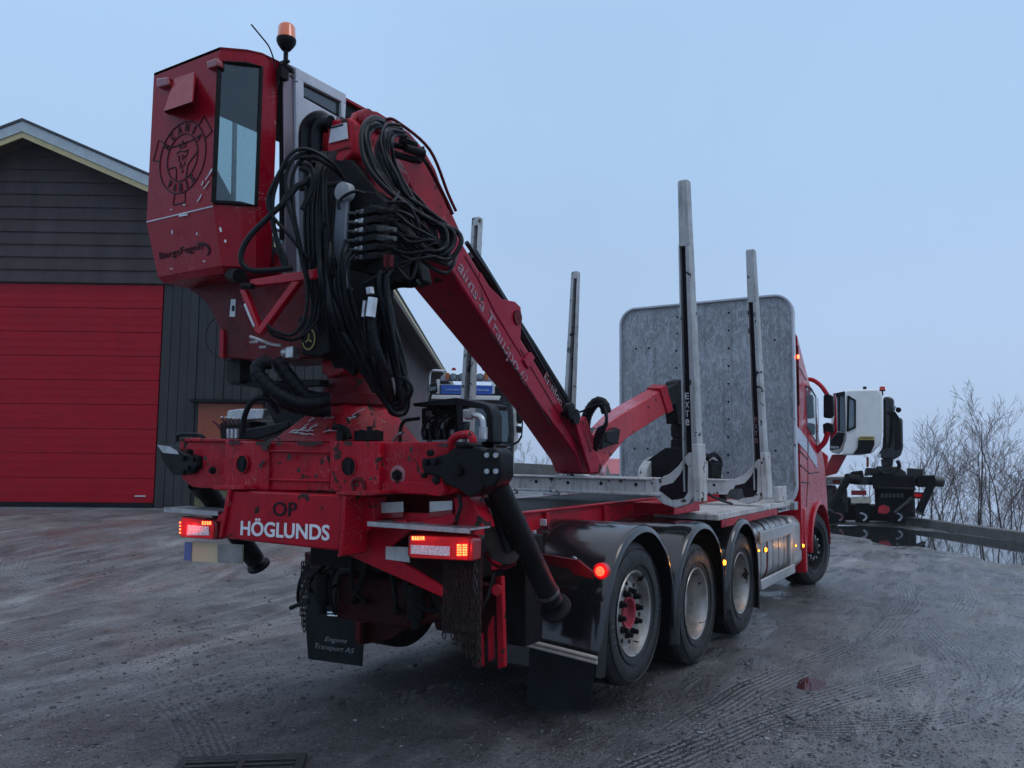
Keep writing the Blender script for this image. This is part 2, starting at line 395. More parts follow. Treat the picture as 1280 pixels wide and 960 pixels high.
def ground_mat():
    t = NT('wet_gravelly_asphalt'); L = t.math
    big = t.noise(.55, 5, .6, dist=.4); mid = t.noise(2.3, 6, .65, dist=.3); fine = t.noise(28, 5, .7); grit = t.vor(70); grit2 = t.vor(170)
    smear = t.noise(1.1, 6, .7, t.mapped((.55, 2.2, 1), (0, 0, .35)), dist=.8)
    c = t.mix(t.mr(mid, .3, .7), (.052, .053, .057), (.185, .186, .190))
    c = t.mix(t.mr(smear, .45, .66, 0, .75), c, (.34, .335, .33))
    c = t.mix(t.mr(big, .5, .72, 0, .6), c, (.13, .105, .085))
    # brownish red mud on the side of the garage
    red = t.mr(t.noise(.62, 4, .6, t.mapped((1, 1.3, 1), loc=(3.1, 1.2, 0)), dist=.5), .54, .70, 0, .75)
    sx = t.n('ShaderNodeSeparateXYZ'); t.l(t.tc.outputs['Object'], sx.inputs[0])
    left = t.mr(sx.outputs[1], 2.2, 5.0)
    c = t.mix(L('MULTIPLY', red, left), c, (.18, .065, .055))
    # specks
    sp = t.mr(grit, .13, .06); spn = t.mr(t.noise(9, 2), .45, .6)
    c = t.mix(L('MULTIPLY', L('MULTIPLY', sp, spn), .65), c, (.42, .43, .45))
    sp2 = t.mr(grit2, .16, .08)
    c = t.mix(L('MULTIPLY', sp2, .35), c, (.020, .021, .025))
    # tyre tracks: arcs of ribs pressed in the wet grit
    tr_h = None
    arcs = []
    def circ(p1, p2, p3):
        (ax, ay), (bx, by), (cx, cy) = p1, p2, p3
        d = 2*(ax*(by-cy)+bx*(cy-ay)+cx*(ay-by))
        ux = ((ax*ax+ay*ay)*(by-cy)+(bx*bx+by*by)*(cy-ay)+(cx*cx+cy*cy)*(ay-by))/d
        uy = ((ax*ax+ay*ay)*(cx-bx)+(bx*bx+by*by)*(ax-cx)+(cx*cx+cy*cy)*(bx-ax))/d
        return ux, uy, math.hypot(ax-ux, ay-uy)
    for tri in (((1070, 795), (1205, 760), (1180, 722)), ((1100, 760), (1240, 800), (1275, 870)), ((1010, 830), (1150, 790), (1278, 770)), ((985, 700), (1090, 740), (1230, 900)),
                ((1030, 680), (1160, 700), (1278, 740)), ((960, 900), (1120, 850), (1279, 815)), ((1060, 690), (1130, 730), (1100, 790)), ((20, 800), (180, 850), (260, 940)), ((60, 720), (210, 760), (360, 745)), ((10, 680), (200, 700), (330, 780))):
        P3 = [S(a, b, Z=0) for a, b in tri]
        arcs.append((*circ(*[(p.x, p.y) for p in P3]), P3[1]))
    for k, (ux, uy, R, pm) in enumerate(arcs):
        x = L('SUBTRACT', sx.outputs[0], ux); y = L('SUBTRACT', sx.outputs[1], uy)
        r = L('SQRT', L('ADD', L('MULTIPLY', x, x), L('MULTIPLY', y, y)))
        wob = L('MULTIPLY', L('SUBTRACT', t.noise(.8, 2, vec=t.mapped(loc=(k*3.3, 0, 0))), .5), .12)
        dr = L('ADD', L('SUBTRACT', r, R), wob)
        band = L('MULTIPLY', t.mr(L('ABSOLUTE', dr), .17, .14), t.mr(t.noise(.9, 3, vec=t.mapped(loc=(0, k*5.1, 0))), .34, .44))
        dx = L('SUBTRACT', sx.outputs[0], pm.x); dy = L('SUBTRACT', sx.outputs[1], pm.y)
        near = t.mr(L('SQRT', L('ADD', L('MULTIPLY', dx, dx), L('MULTIPLY', dy, dy))), 5.0, 3.2)
        band = L('MULTIPLY', band, near)
        ribs = L('MULTIPLY', L('SINE', L('MULTIPLY', dr, 130)), band)
        th = L('SINE', L('MULTIPLY', L('ARCTAN2', y, x), R*85)); ribs = L('ADD', ribs, L('MULTIPLY', L('MULTIPLY', th, band), .2))
        tr_h = ribs if tr_h is None else L('ADD', tr_h, ribs)
        tb = band if k == 0 else L('MAXIMUM', tb, band)
    c = t.mix(L('MULTIPLY', tb, t.mr(tr_h, -1, 1, .0, .7)), c, (.26, .27, .29))
    wet = L('ADD', t.mr(t.noise(.8, 5, .65, dist=.5), .40, .62), L('MULTIPLY', tb, .35))
    right = t.mr(sx.outputs[1], 3.0, -1.0, .55, 1.3)
    wet = L('MINIMUM', L('MULTIPLY', wet, right), 1)
    sm2 = t.mr(t.noise(1.6, 6, .72, t.mapped((.5, 2.6, 1), (0, 0, -.25), (4, 2, 0)), dist=1.0), .40, .60)
    wet = L('MULTIPLY', wet, L('ADD', .45, L('MULTIPLY', sm2, .65)))
    rough = L('ADD', L('SUBTRACT', .58, L('MULTIPLY', wet, .54)), L('MULTIPLY', fine, .10))
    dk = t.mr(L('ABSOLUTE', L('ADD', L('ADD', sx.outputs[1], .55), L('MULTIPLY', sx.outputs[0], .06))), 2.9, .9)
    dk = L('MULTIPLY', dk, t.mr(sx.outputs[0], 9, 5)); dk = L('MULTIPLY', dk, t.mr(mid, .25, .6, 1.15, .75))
    c = t.mix(L('MINIMUM', L('MULTIPLY', dk, .78), .8), c, (.022, .022, .024))   # ground colour darker along and around where the truck stands
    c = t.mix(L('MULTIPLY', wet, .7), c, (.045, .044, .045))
    g1 = t.mr(t.noise(34, 4, .75), .3, .7, .6, 1.45); g2 = t.mr(t.noise(150, 2, .6), .3, .7, .7, 1.32)
    gg = L('MULTIPLY', g1, g2); gc = t.n('ShaderNodeVectorMath', operation='SCALE'); t.l(c, gc.inputs[0]); t.l(gg, gc.inputs['Scale']); c = gc.outputs[0]
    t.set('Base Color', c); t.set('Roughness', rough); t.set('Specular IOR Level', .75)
    f2 = t.noise(95, 3, .7); h = L('ADD', L('MULTIPLY', fine, .8), L('MULTIPLY', f2, .35)); h = L('ADD', h, L('MULTIPLY', t.mr(t.noise(7, 5, .7), .3, .7), .7)); h = L('ADD', L('MULTIPLY', h, 1), L('MULTIPLY', t.mr(grit, 0, .5), .5)); h = L('ADD', h, L('MULTIPLY', mid, 1.2)); h = L('ADD', h, L('MULTIPLY', tr_h, .5)); h = L('ADD', h, L('MULTIPLY', smear, 1.0))
    h = L('MULTIPLY', h, L('SUBTRACT', 1, L('MULTIPLY', wet, .45))); t.bump(h, .9, .016)
    return t.mat
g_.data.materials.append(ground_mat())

def water(name, rough=.03, bumpk=.05, base=(.02, .022, .025), sc=6):
    t = NT(name); t.set('Base Color', base); t.set('Roughness', rough); t.set('IOR', 1.33); t.set('Specular IOR Level', .9)
    t.bump(t.noise(sc, 3), bumpk, .01); return t.mat
m_water = water('puddle_water')
def blob(name, pts, z, mat, jit=.06, n=9, kind='structure'):
    P = []; k = len(pts)
    for i in range(k):
        a, b = pts[i], pts[(i+1) % k]
        for j in range(n):
            p = a.lerp(b, j/n); q = V((noise.noise(p*2.3), noise.noise(p*2.3+V((9, 0, 0))), 0))*jit*2 + V((noise.noise(p*8), noise.noise(p*8+V((9, 3, 0))), 0))*jit
            p = p+q; P.append(V((p.x, p.y, z)))
    mb = MB(); mb.add(P, [list(range(len(P)))])
    return tag(mb.build(name, mat), kind=kind)
def disc(c, rx, ry, z):
    mb = MB(); mb.add([V((c.x+rx*math.cos(a), c.y+ry*math.sin(a), z)) for a in [2*PI*k/32 for k in range(32)]], [list(range(32))]); return tag(mb.build('puddle', m_water), kind='structure')
for c, rx, ry, dep in PUD:
    disc(c, rx*1.5, ry*1.5, gz(c.x, c.y)+dep*.55)
def strip_water():
    Pa = [GB1-GBd*7+GBd*23.5*k/40 for k in range(41)]; mb = MB()
    mb.add([V((p.x, p.y, -.030))+GBn*.05 for p in Pa]+[V((p.x, p.y, -.030))-GBn*3.8 for p in Pa[::-1]], [list(range(82))]); return tag(mb.build('puddle', m_water), kind='structure')
strip_water()
mb = MB(); mb.add([(15, -640, -42), (740, -640, -42), (740, 640, -42), (15, 640, -42)], [(0, 1, 2, 3)])
tag(mb.build('sky_mirror_sheet', water('sky_mirror_sheet', .12, .12, (.02, .03, .035), .6)), kind='structure')  # added sheet far below, mirroring sky where fog would hide the ground

# loose stones
def rock(mb, p, r, rnd):
    vs = []
    for x, y, z in ((1,0,0),(-1,0,0),(0,1,0),(0,-1,0),(0,0,1),(0,0,-1),(.6,.6,.5),(-.6,.6,.4),(.6,-.6,.45),(-.6,-.6,.5)):
        vs.append(V((x*(.7+.5*rnd.random()), y*(.7+.5*rnd.random()), z*(.35+.4*rnd.random()))))
    bm = bmesh.new(); [bm.verts.new(v) for v in vs]; h = bmesh.ops.convex_hull(bm, input=bm.verts); bm.verts.index_update()
    vi = {v: i for i, v in enumerate(bm.verts)}; a = rnd.random()*6.28; ca, sa = math.cos(a), math.sin(a)
    V_ = [V(((v.co.x*ca-v.co.y*sa)*r, (v.co.x*sa+v.co.y*ca)*r, v.co.z*r))+p for v in bm.verts]
    F_ = [[vi[v] for v in f.verts] for f in bm.faces]; bm.free(); return V_, F_
protos = []
rr_ = random.Random(3)
for i in range(10): protos.append(rock(None, V((0, 0, 0)), 1, rr_))
def gravel():
    mb = MB(); rnd = random.Random(11)
    def put(x, y, r):
        vs, fs = protos[rnd.randrange(10)]; z = gz(x, y)+r*.12; a = rnd.random()*6.28; ca, sa = math.cos(a), math.sin(a)
        mb.add([V((x+(v.x*ca-v.y*sa)*r, y+(v.x*sa+v.y*ca)*r, z+v.z*r*.8)) for v in vs], fs, 0 if rnd.random() < .72 else 1)
    cl = [(S(a, b, Z=0), sp, n) for a, b, sp, n in ((215, 820, .5, 380), (330, 870, .45, 380), (400, 850, .5, 420), (90, 740, .7, 200), (250, 790, .5, 260), (960, 920, .5, 520), (1020, 890, .55, 380), (880, 940, .5, 320), (560, 800, .5, 260), (1100, 930, .5, 260), (60, 930, .4, 160), (840, 830, .5, 200), (430, 730, .8, 300))]
    for c, sp, n in cl:
        for i in range(n):
            put(c.x+rnd.gauss(0, sp), c.y+rnd.gauss(0, sp), min(.024, .0045+.005*rnd.paretovariate(2.6)-.005+.002))
    for i in range(8000):
        px, py = rnd.uniform(-20, 1300), 640+330*rnd.random()**.6
        p = S(px, py, Z=0); put(p.x, p.y, min(.016, .003+.0025*rnd.paretovariate(2.5)))
    for a, b, r in ((219, 885, .014), (97, 872, .022), (160, 832, .02), (118, 833, .02), (342, 902, .03), (316, 868, .022), (90, 837, .02), (252, 871, .02), (985, 895, .03), (1012, 893, .025), (320, 700, .03)):
        p = S(a, b, Z=0); put(p.x, p.y, r)
    o = mb.build('gravel', [plain('dark_stone', (.035, .037, .044), .5, 0, .2, .5, 3, .2), plain('pale_stone', (.17, .175, .185), .55, 0, .1, .4, 3, .2)], ang=10)
    tag(o, kind='stuff')
gravel()

# ================================================================== GARAGE BUILDING
def BP(px, py, du=0, dv=0):
    """photo pixel met with the front plane of the garage, in (u, z); dv pushes the plane towards the camera"""
    o = BO - BV*dv; d = CF + CR*((px-640)/FOC) - CU*((py-480)/FOC)
    t = (o-CAM).dot(BV)/d.dot(BV); p = CAM+d*t
    return (p-BO).dot(BU), p.z
def bw(u, v, z): return BO*V((1, 1, 0)).length*0 + V((BO.x, BO.y, 0)) + BU*u + BV*v + UPZ*z
Z0 = BO.z
peak_u, peak_z = BP(28, 151, dv=.6); eave_u, eave_z = BP(485, 349, dv=.6)
slope = (peak_z-eave_z)/(eave_u-peak_u); wall_u = eave_u-.62; left_u = 2*peak_u-wall_u; leave_u = 2*peak_u-eave_u
split_z = BP(100, 354)[1]; DEPTH = 24
def zr(u): return peak_z - slope*abs(u-peak_u)
def bplank(base, var=.35):
    t = NT('stained_timber'); n = t.noise(3, 6, .6, t.mapped((1, 1, .25))); g = t.noise(30, 4, .6, t.mapped((1, 1, .08)))
    b = t.n('ShaderNodeTexCoord')
    c = t.mix(t.mr(n, .3, .7), tuple(x*(1-var) for x in base), tuple(x*(1+var) for x in base)); c = t.mix(t.mr(g, .5, .75, 0, .35), c, tuple(x*1.9 for x in base))
    t.set('Base Color', c); t.set('Roughness', .75); t.bump(g, .3, .006); return t.mat
m_siding = bplank((.048, .036, .036)); m_board = bplank((.028, .028, .031)); m_sideboard = bplank((.12, .095, .10))
m_bdoor = paint('red_garage_door_paint', (.38, .004, .016), .42, .35, (.13, .005, .010), streak=.3, coat=.1, bump=.05)
m_cream = plain('cream_trim', (.52, .44, .22), .5, 0, 0, .12)
m_paleblue = plain('pale_grey_fascia', (.40, .46, .48), .5, 0, 0, .1)
m_roof = plain('dark_roof_sheet', (.03, .032, .036), .5, 0, .1, .3)
m_concrete = paint('weathered_concrete', (.20, .20, .20), .8, .5, (.06, .06, .06), streak=.3, coat=0, bump=.4)
m_brown = plain('brown_soffit_board', (.075, .060, .050), .7, 0, 0, .3)
gar = thing('garage_building', bw(peak_u, 0, Z0), 'dark timber garage with a pale gable edge and wide red sectional door', 'garage')
mb = MB()   # walls: gable front above with horizontal boards, lower front of vertical boards
y = split_z; bh = .2455; k = 0; mb_s = MB()
while y < peak_z-.2:
    y2 = min(y+bh, peak_z-.14)
    def edge(zz): return max(0.02, (peak_z-.14-zz)/slope)
    uL0, uR0 = max(left_u, peak_u-edge(y)), min(wall_u, peak_u+edge(y)); uL1, uR1 = max(left_u, peak_u-edge(y2)), min(wall_u, peak_u+edge(y2))
    mb_s.add([bw(uL0, -.075, y), bw(uR0, -.075, y), bw(uR1, -.045, y2), bw(uL1, -.045, y2), bw(uL0, -.03, y), bw(uR0, -.03, y), bw(uR1, -.03, y2), bw(uL1, -.03, y2)],
             [(0, 1, 2, 3), (0, 4, 5, 1), (1, 5, 6, 2), (0, 3, 7, 4), (3, 2, 6, 7)])
    y += bh
mb_s.build('siding', m_siding, gar)
rnd = random.Random(5)
mb.prism([bw(left_u, 0, split_z-.02), bw(wall_u, 0, split_z-.02), bw(wall_u, 0, zr(wall_u)-.12), bw(peak_u, 0, peak_z-.15), bw(left_u, 0, zr(left_u)-.12)], BV*.15)
u = .03
while u < wall_u-.02:
    wd = .16+.02*rnd.random(); dv = -.012 if rnd.random() < .5 else .012
    u2 = min(u+wd, wall_u)
    mb.prism([bw(u, dv-.03, Z0-.02), bw(u2-.012, dv-.03, Z0-.02), bw(u2-.012, dv-.03, split_z), bw(u, dv-.03, split_z)], BV*.05); u = u2
mb.prism([bw(.03, .01, Z0-.5), bw(wall_u, .01, Z0-.5), bw(wall_u, .01, split_z), bw(.03, .01, split_z)], BV*.14)
mb.build('front_wall', m_board, gar)
mb = MB()
mb.prism([bw(wall_u, 0.15, Z0-.8), bw(wall_u, DEPTH, Z0-.8), bw(wall_u, DEPTH, zr(wall_u)-.12), bw(wall_u, .15, zr(wall_u)-.12)], BU*-.15)
v_ = .0
while v_ < DEPTH:
    mb.prism([bw(wall_u+.002, v_, Z0-.8), bw(wall_u+.002, v_+.11, Z0-.8), bw(wall_u+.002, v_+.11, zr(wall_u)-.13), bw(wall_u+.002, v_, zr(wall_u)-.13)], BU*.025); v_ += .2
mb.prism([bw(left_u, 0.15, Z0-.8), bw(left_u, DEPTH, Z0-.8), bw(left_u, DEPTH, zr(left_u)-.12), bw(left_u, .15, zr(left_u)-.12)], BU*.15)
mb.prism([bw(left_u, DEPTH, Z0-.8), bw(wall_u, DEPTH, Z0-.8), bw(wall_u, DEPTH, zr(wall_u)-.12), bw(peak_u, DEPTH, peak_z-.15), bw(left_u, DEPTH, zr(left_u)-.12)], BV*.1)
mb.build('side_wall', m_sideboard, gar)
mb = MB()
for sgn, eu in ((1, eave_u), (-1, leave_u)):
    mb.prism([bw(peak_u, -.62, peak_z+.05), bw(eu+.05*sgn, -.62, eave_z+.03), bw(eu+.05*sgn, -.62, eave_z+.0), bw(peak_u, -.62, peak_z+.0)], BV*(DEPTH+.9))
roof = mb.build('roof', m_roof, gar)
mb = MB()
for sgn, eu in ((1, eave_u), (-1, leave_u)):   # soffit
    mb.prism([bw(peak_u, -.56, peak_z-.17), bw(eu-.02*sgn, -.56, eave_z-.15), bw(eu-.02*sgn, -.56, eave_z-.17), bw(peak_u, -.56, peak_z-.19)], BV*(DEPTH+.8))
mb.build('soffit', m_brown, roof)
mb = MB()
for sgn, eu in ((1, eave_u), (-1, leave_u)):
    for a, b, dv, mi in ((-.005, -.20, -.60, 0), (-.203, -.31, -.575, 1)):
        mb.prism([bw(peak_u, dv, peak_z+a), bw(eu, dv, eave_z+a), bw(eu, dv, eave_z+b), bw(peak_u, dv, peak_z+b)], BV*.03, mi)
    mb.prism([bw(eu, -.6, eave_z-.005), bw(eu, DEPTH, eave_z-.005), bw(eu, DEPTH, eave_z-.09), bw(eu, -.6, eave_z-.09)], BU*.025*sgn, 1)
    mb.prism([bw(eu, -.6, eave_z-.093), bw(eu, DEPTH, eave_z-.093), bw(eu, DEPTH, eave_z-.19), bw(eu, -.6, eave_z-.19)], BU*.02*sgn, 2)
mb.build('fascia', [m_paleblue, m_cream, m_brown], roof)
mb = MB()      # sectional door
dz0, dz1 = Z0+.12, split_z-.02; duL = -5.2; n = 9; ph = (dz1-dz0)/n
for i in range(n):
    a = dz0+i*ph
    mb.prism([bw(duL, -.01, a+.008), bw(0, -.01, a+.008), bw(0, -.01, a+ph-.006), bw(duL, -.01, a+ph-.006)], BV*.04)
    for kk in (.33, .66): mb.prism([bw(duL, -.016, a+ph*kk-.006), bw(0, -.016, a+ph*kk-.006), bw(0, -.016, a+ph*kk+.006), bw(duL, -.016, a+ph*kk+.006)], BV*.006)
mb.prism([bw(duL, .03, dz0), bw(0, .03, dz0), bw(0, .03, dz1), bw(duL, .03, dz1)], BV*.03)
door = mb.build('sectional_door', m_bdoor, gar)
mb = MB(); mb.prism([bw(duL, -.03, dz0-.09), bw(0, -.03, dz0-.09), bw(0, -.03, dz0), bw(duL, -.03, dz0)], BV*.05); mb.build('door_seal', m_black, door)
a, b = BP(176, 620); mb = MB(); mb.prism([bw(a-.1, -.035, b-.012), bw(a+.1, -.035, b-.012), bw(a+.1, -.035, b+.012), bw(a-.1, -.035, b+.012)], BV*.025); mb.build('door_handle', m_whitefr, door)
mb = MB(); mb.prism([bw(left_u-.02, -.05, Z0-.6), bw(wall_u+.02, -.05, Z0-.6), bw(wall_u+.02, -.05, Z0+.03), bw(left_u-.02, -.05, Z0+.03)], BV*.14); mb.build('plinth', m_concrete, gar)
mb = MB(); mb.prism([bw(left_u, -.02, Z0), bw(duL, -.02, Z0), bw(duL, -.02, split_z), bw(left_u, -.02, split_z)], BV*.1); mb.build('front_wall', m_board, gar)
ou0, oz1 = BP(250, 504); ou1, _ = BP(330, 504); _, oz0 = BP(250, 612)
mb = MB(); mb.prism([bw(ou0, -.07, oz0), bw(ou1, -.07, oz0), bw(ou1, -.07, oz1), bw(ou0, -.07, oz1)], BV*.03)
od = mb.build('side_door', paint('orange_door_paint', (.30, .065, .025), .5, .4, streak=.2, coat=0), gar, bevel=.01); od['label'] = 'orange door under a dark ledge'
mb = MB(); mb.prism([bw(ou0-.12, -.2, oz1+.01), bw(ou1+.1, -.2, oz1+.01), bw(ou1+.1, -.2, oz1+.07), bw(ou0-.12, -.2, oz1+.07)], BV*.2); mb.build('door_ledge', m_black, gar)
mb = MB(); mb.prism([bw(ou0, -.072, Z0+.02), bw(ou1, -.072, Z0+.02), bw(ou1, -.072, oz0-.01), bw(ou0, -.072, oz0-.01)], BV*.03); mb.build('base_panel', plain('olive_panel', (.12, .11, .05), .6), gar)

# ================================================================== GUARD BEAM, WALL, TREES
gb = MB(); L0 = GB1-GBd*7; L1 = GB0+GBd*14
def beamsec(p, w_, z0, z1): return [p+V((0, 0, z0)), p+GBn*w_+V((0, 0, z0)), p+GBn*w_+V((0, 0, z1)), p+V((0, 0, z1))]
nseg = 24
gbm = paint('lichen_grey_concrete', (.19, .19, .175), .8, .6, (.04, .045, .045), streak=.4, coat=0, bump=.5)
gb.loft([beamsec(L0.lerp(L1, i/nseg)+V((0, 0, .012*noise.noise(V((i, 0, 0))))), .24, -.15, .20) for i in range(nseg+1)])
tag(gb.build('guard_beam', gbm, bevel=.025), 'long low grey concrete beam along the edge of the yard', 'guard beam')
wl = MB(); a = S(600, 590, D=31); b = S(800, 590, D=31); wl.prism([V((a.x, a.y, -.6)), V((b.x, b.y, -.6)), V((b.x, b.y, S(800, 587, D=31).z)), V((a.x, a.y, S(600, 576, D=31).z))], BV*.3)
tag(wl.build('retaining_wall', gbm, bevel=.02), 'low dark grey wall behind the crane boom', 'wall')

m_bark = plain('grey_bark', (.085, .072, .070), .8, 0, 0, .35, 6, .4); m_twig = plain('brown_grey_twig', (.11, .085, .08), .8, 0, 0, .3, 6, .2)
def tree(px, D, top_y, lab, seed, spread=.55, group=None, r0=None, fork=True):
    rnd = random.Random(seed); base = S(px, 600, D=D); top = S(px, top_y, D=D).z
    bz = min(gz(base.x, base.y), 0)-.2; base.z = bz; H = top-bz
    root = thing('bare_tree', base, lab, 'tree', group)
    tk, bw_ = MB(), MB(); r0 = r0 or .0075*H
    def grow(p, d, ln, r, lev, mb):
        n = 6 if lev < 2 else 3; pts = [p]; q = p; dd = d.copy()
        for i in range(n):
            dd = (dd + V((rnd.gauss(0, .11), rnd.gauss(0, .11), rnd.gauss(.03, .06))) * (.6 if lev == 0 else 1)).normalized(); q = q+dd*(ln/n); pts.append(q)
        mb.tube(pts, [max(.0035, r*(1-.75*i/n)) for i in range(n+1)], 6 if lev < 1 else 3)
        if lev >= 4 or ln < .14: return
        k = {0: 7, 1: 4, 2: 4, 3: 2}[lev]
        for i in range(k):
            t = (.28 if lev == 0 else .15) + (.72 if lev == 0 else .85)*(i+rnd.random()*.7)/k; t = min(t, 1)
            j = min(int(t*n), n-1); pp = pts[j].lerp(pts[j+1], t*n-j)
            az = rnd.random()*6.28; side = V((math.cos(az), math.sin(az), 0)); ax = (pts[j+1]-pts[j]).normalized()
            side = (side-ax*side.dot(ax)).normalized()
            sp = spread*(.8+.7*rnd.random()); nd = (ax*math.cos(sp)+side*math.sin(sp)+V((0, 0, .22))).normalized()
            grow(pp, nd, ln*(.38+.2*rnd.random())*(1-.3*t*(lev == 0)), r*(1-.6*t)*.5, lev+1, bw_)
    for k in range(2 if fork and H > 3 else 1):
        lean = V((rnd.gauss(0, .10), rnd.gauss(0, .10), 1)) if k else V((rnd.gauss(0, .03), rnd.gauss(0, .03), 1))
        grow(base+V((k*.12, 0, 0)), lean.normalized(), H*(.80 if k == 0 else .62), r0*(1 if k == 0 else .8), 0, tk)
    tk.build('trunk', m_bark, root, ang=80); bw_.build('branches', m_twig, root, ang=80)
TG = 'bare trees beyond the guard beam'
for a in ((1222, 21, 487, 'tallest bare tree with its crown peak right of the parked crane cab', 1, .5),
          (1162, 23, 520, 'thin bare tree just right of the black crane column', 2, .45),
          (1190, 26, 528, 'slender bare tree seen between the thin one and the tallest one', 3, .5),
          (1255, 22, 515, 'bare tree second from the right edge of the picture', 4, .5),
          (1284, 20.5, 540, 'bare tree cut by the right edge of the picture', 5, .55),
          (1140, 27, 545, 'small bare tree partly behind the black crane column', 6, .45),
          (1240, 27, 540, 'short bare tree behind the tallest one', 7, .5),
          (1205, 20.5, 560, 'low bushy bare tree close behind the guard beam', 8, .6),
          (1272, 19.2, 575, 'low bare sapling nearest the beam at the right edge', 9, .5),
          (1175, 30, 555, 'faint far bare tree low between the two left trees', 11, .6),
          (1228, 31, 558, 'faint far bare tree low behind the tallest trunk', 12, .6),
          (1262, 29, 560, 'faint far bare tree low near the right edge', 13, .6),
          (1085, 27, 552, 'small bare tree showing under the white crane cab', 10, .5)):
    tree(*a, group=TG)
for a in ((653, 33, 548, 'small bare shrub left of the boom behind the grey wall', 21, .6), (672, 34, 552, 'bare shrub rising over the grey wall beside the boom', 22, .6), (700, 34, 556, 'bare shrub half behind the elbow of the boom', 23, .6)):
    tree(*a, group='bare shrubs behind the wall', r0=.02)

# ================================================================== TIMBER TRUCK
T = thing('timber_truck', (2.0, 0, 0), 'big red timber truck with rear crane, log stakes and lit tail lights', 'timber truck')
def P_(name, mb, mat, par=None, **k): return mb.build(name, mat, T if par is None else par, **k)
XP, YP, ZP = V((1, 0, 0)), V((0, 1, 0)), V((0, 0, 1))

# ---- chassis
mb = MB()
for s in (-1, 1):
    mb.bb(-1.2, 7.4, s*.45-.04, s*.45+.04, 1.00, 1.34); mb.bb(-1.2, 7.4, s*.45-s*.12-.0, s*.45-.04*s, 1.00, 1.02); 
for x in (-1.2, -.1, 1.1, 2.4, 3.9, 5.4): mb.bb(x-.05, x+.05, -.41, .41, 1.03, 1.30)
P_('chassis_frame', mb, m_red, bevel=.006)
mb = MB()   # red subframe side rail seen above the mudguards
mb.bb(-1.75, 3.2, -.53, -.495, 1.22, 1.385); mb.bb(-1.75, 3.2, -.56, -.495, 1.378, 1.392); mb.bb(-1.75, 3.2, .495, .53, 1.22, 1.385)
for x in (-1.3, -.15, .9, 2.0): mb.bb(x-.03, x+.03, -.56, -.53, 1.2, 1.37)
P_('side_rail', mb, m_red, bevel=.005)
mb = MB(); mb.box(S(679, 653, Y=-.57), (.012, .055, .05)); P_('reflector', mb, m_sticker, bevel=.004)
mb = MB(); mb.box(S(668, 666, Y=-.57), (.012, .03, .035)); P_('reflector', mb, m_sticker, bevel=.004)
for x, n in ((0.0, 0), (1.37, 1), (2.74, 1)):
    mb = MB(); z = .66 if n == 0 else .52
    mb.cyl((x, -1.0, z), (x, 1.0, z), .085 if n == 0 else .11, 16)
    if n: mb.lathe([(-.25, .02), (-.22, .16), (-.1, .24), (.1, .24), (.22, .16), (.25, .02)], (x, 0, z), XP, 20)
    for s in (-1, 1):
        mb.cyl((x-.28, s*.62, z-.02), (x-.28, s*.62, z+.36), .13, 16); mb.box((x-.1, s*.62, z-.02), (.7, .1, .09)); mb.cyl((x-.02, s*.5, z), (x-.02, s*.5, 1.1), .035, 10)
    P_('axle', mb, m_dark, bevel=.006)
mb = MB()
mb.bb(-1.55, -.75, -.35, .30, .70, 1.0); P_('tool_box', mb, m_deep, bevel=.03)
rnd = random.Random(77)
for k in range(10):
    mb = MB(); y0 = -.75+.14*k; mb.tube([V((-1.55+rnd.uniform(-.1, .2), y0, 1.15)), V((-1.62, y0+rnd.uniform(-.1, .1), .95)), V((-1.6, y0+rnd.uniform(-.15, .15), .78+rnd.uniform(-.05, .1))), V((-1.4, y0+rnd.uniform(-.1, .2), .9)), V((-1.2, y0, 1.05))], .012+.008*rnd.random(), 8, smooth=5); P_('air_hose', mb, m_dark)
for y0 in (-.45, .35):
    mb = MB(); mb.cyl((-1.62, y0, 1.0), (-1.62, y0, .80), .055, 14); mb.cyl((-1.62, y0, .80), (-1.62, y0, .74), .03, 10); P_('valve_canister', mb, m_dark)
mb = MB(); mb.bb(3.4, 5.3, .5, 1.15, .45, 1.05); P_('fuel_tank', mb, m_dark, bevel=.03)
mb = MB(); mb.bb(3.3, 5.4, -.4, .4, .6, 1.0); P_('gearbox', mb, m_dark, bevel=.03)
for x_ in (-.6, .5): mb = MB(); mb.cyl((x_, -.45, .93), (x_, .55, .93), .14, 16); P_('air_tank', mb, m_dark)
# dark cross plate at the tail, dark sheets cut to the underbody outline
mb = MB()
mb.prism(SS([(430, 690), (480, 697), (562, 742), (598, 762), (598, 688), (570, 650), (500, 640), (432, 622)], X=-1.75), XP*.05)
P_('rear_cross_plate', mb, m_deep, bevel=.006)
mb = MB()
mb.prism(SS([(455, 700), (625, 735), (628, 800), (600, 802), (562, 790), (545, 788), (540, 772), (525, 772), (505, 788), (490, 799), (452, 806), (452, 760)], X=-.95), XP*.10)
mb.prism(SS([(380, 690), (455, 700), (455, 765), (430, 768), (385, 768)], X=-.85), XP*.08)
P_('underbody_sheet', mb, m_deep, bevel=.01)
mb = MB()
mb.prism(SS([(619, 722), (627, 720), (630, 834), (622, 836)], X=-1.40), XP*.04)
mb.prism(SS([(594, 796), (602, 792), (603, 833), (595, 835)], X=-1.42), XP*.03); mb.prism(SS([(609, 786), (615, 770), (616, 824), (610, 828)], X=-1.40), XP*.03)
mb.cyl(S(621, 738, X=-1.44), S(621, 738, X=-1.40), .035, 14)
P_('red_support_post', mb, m_red, bevel=.006)

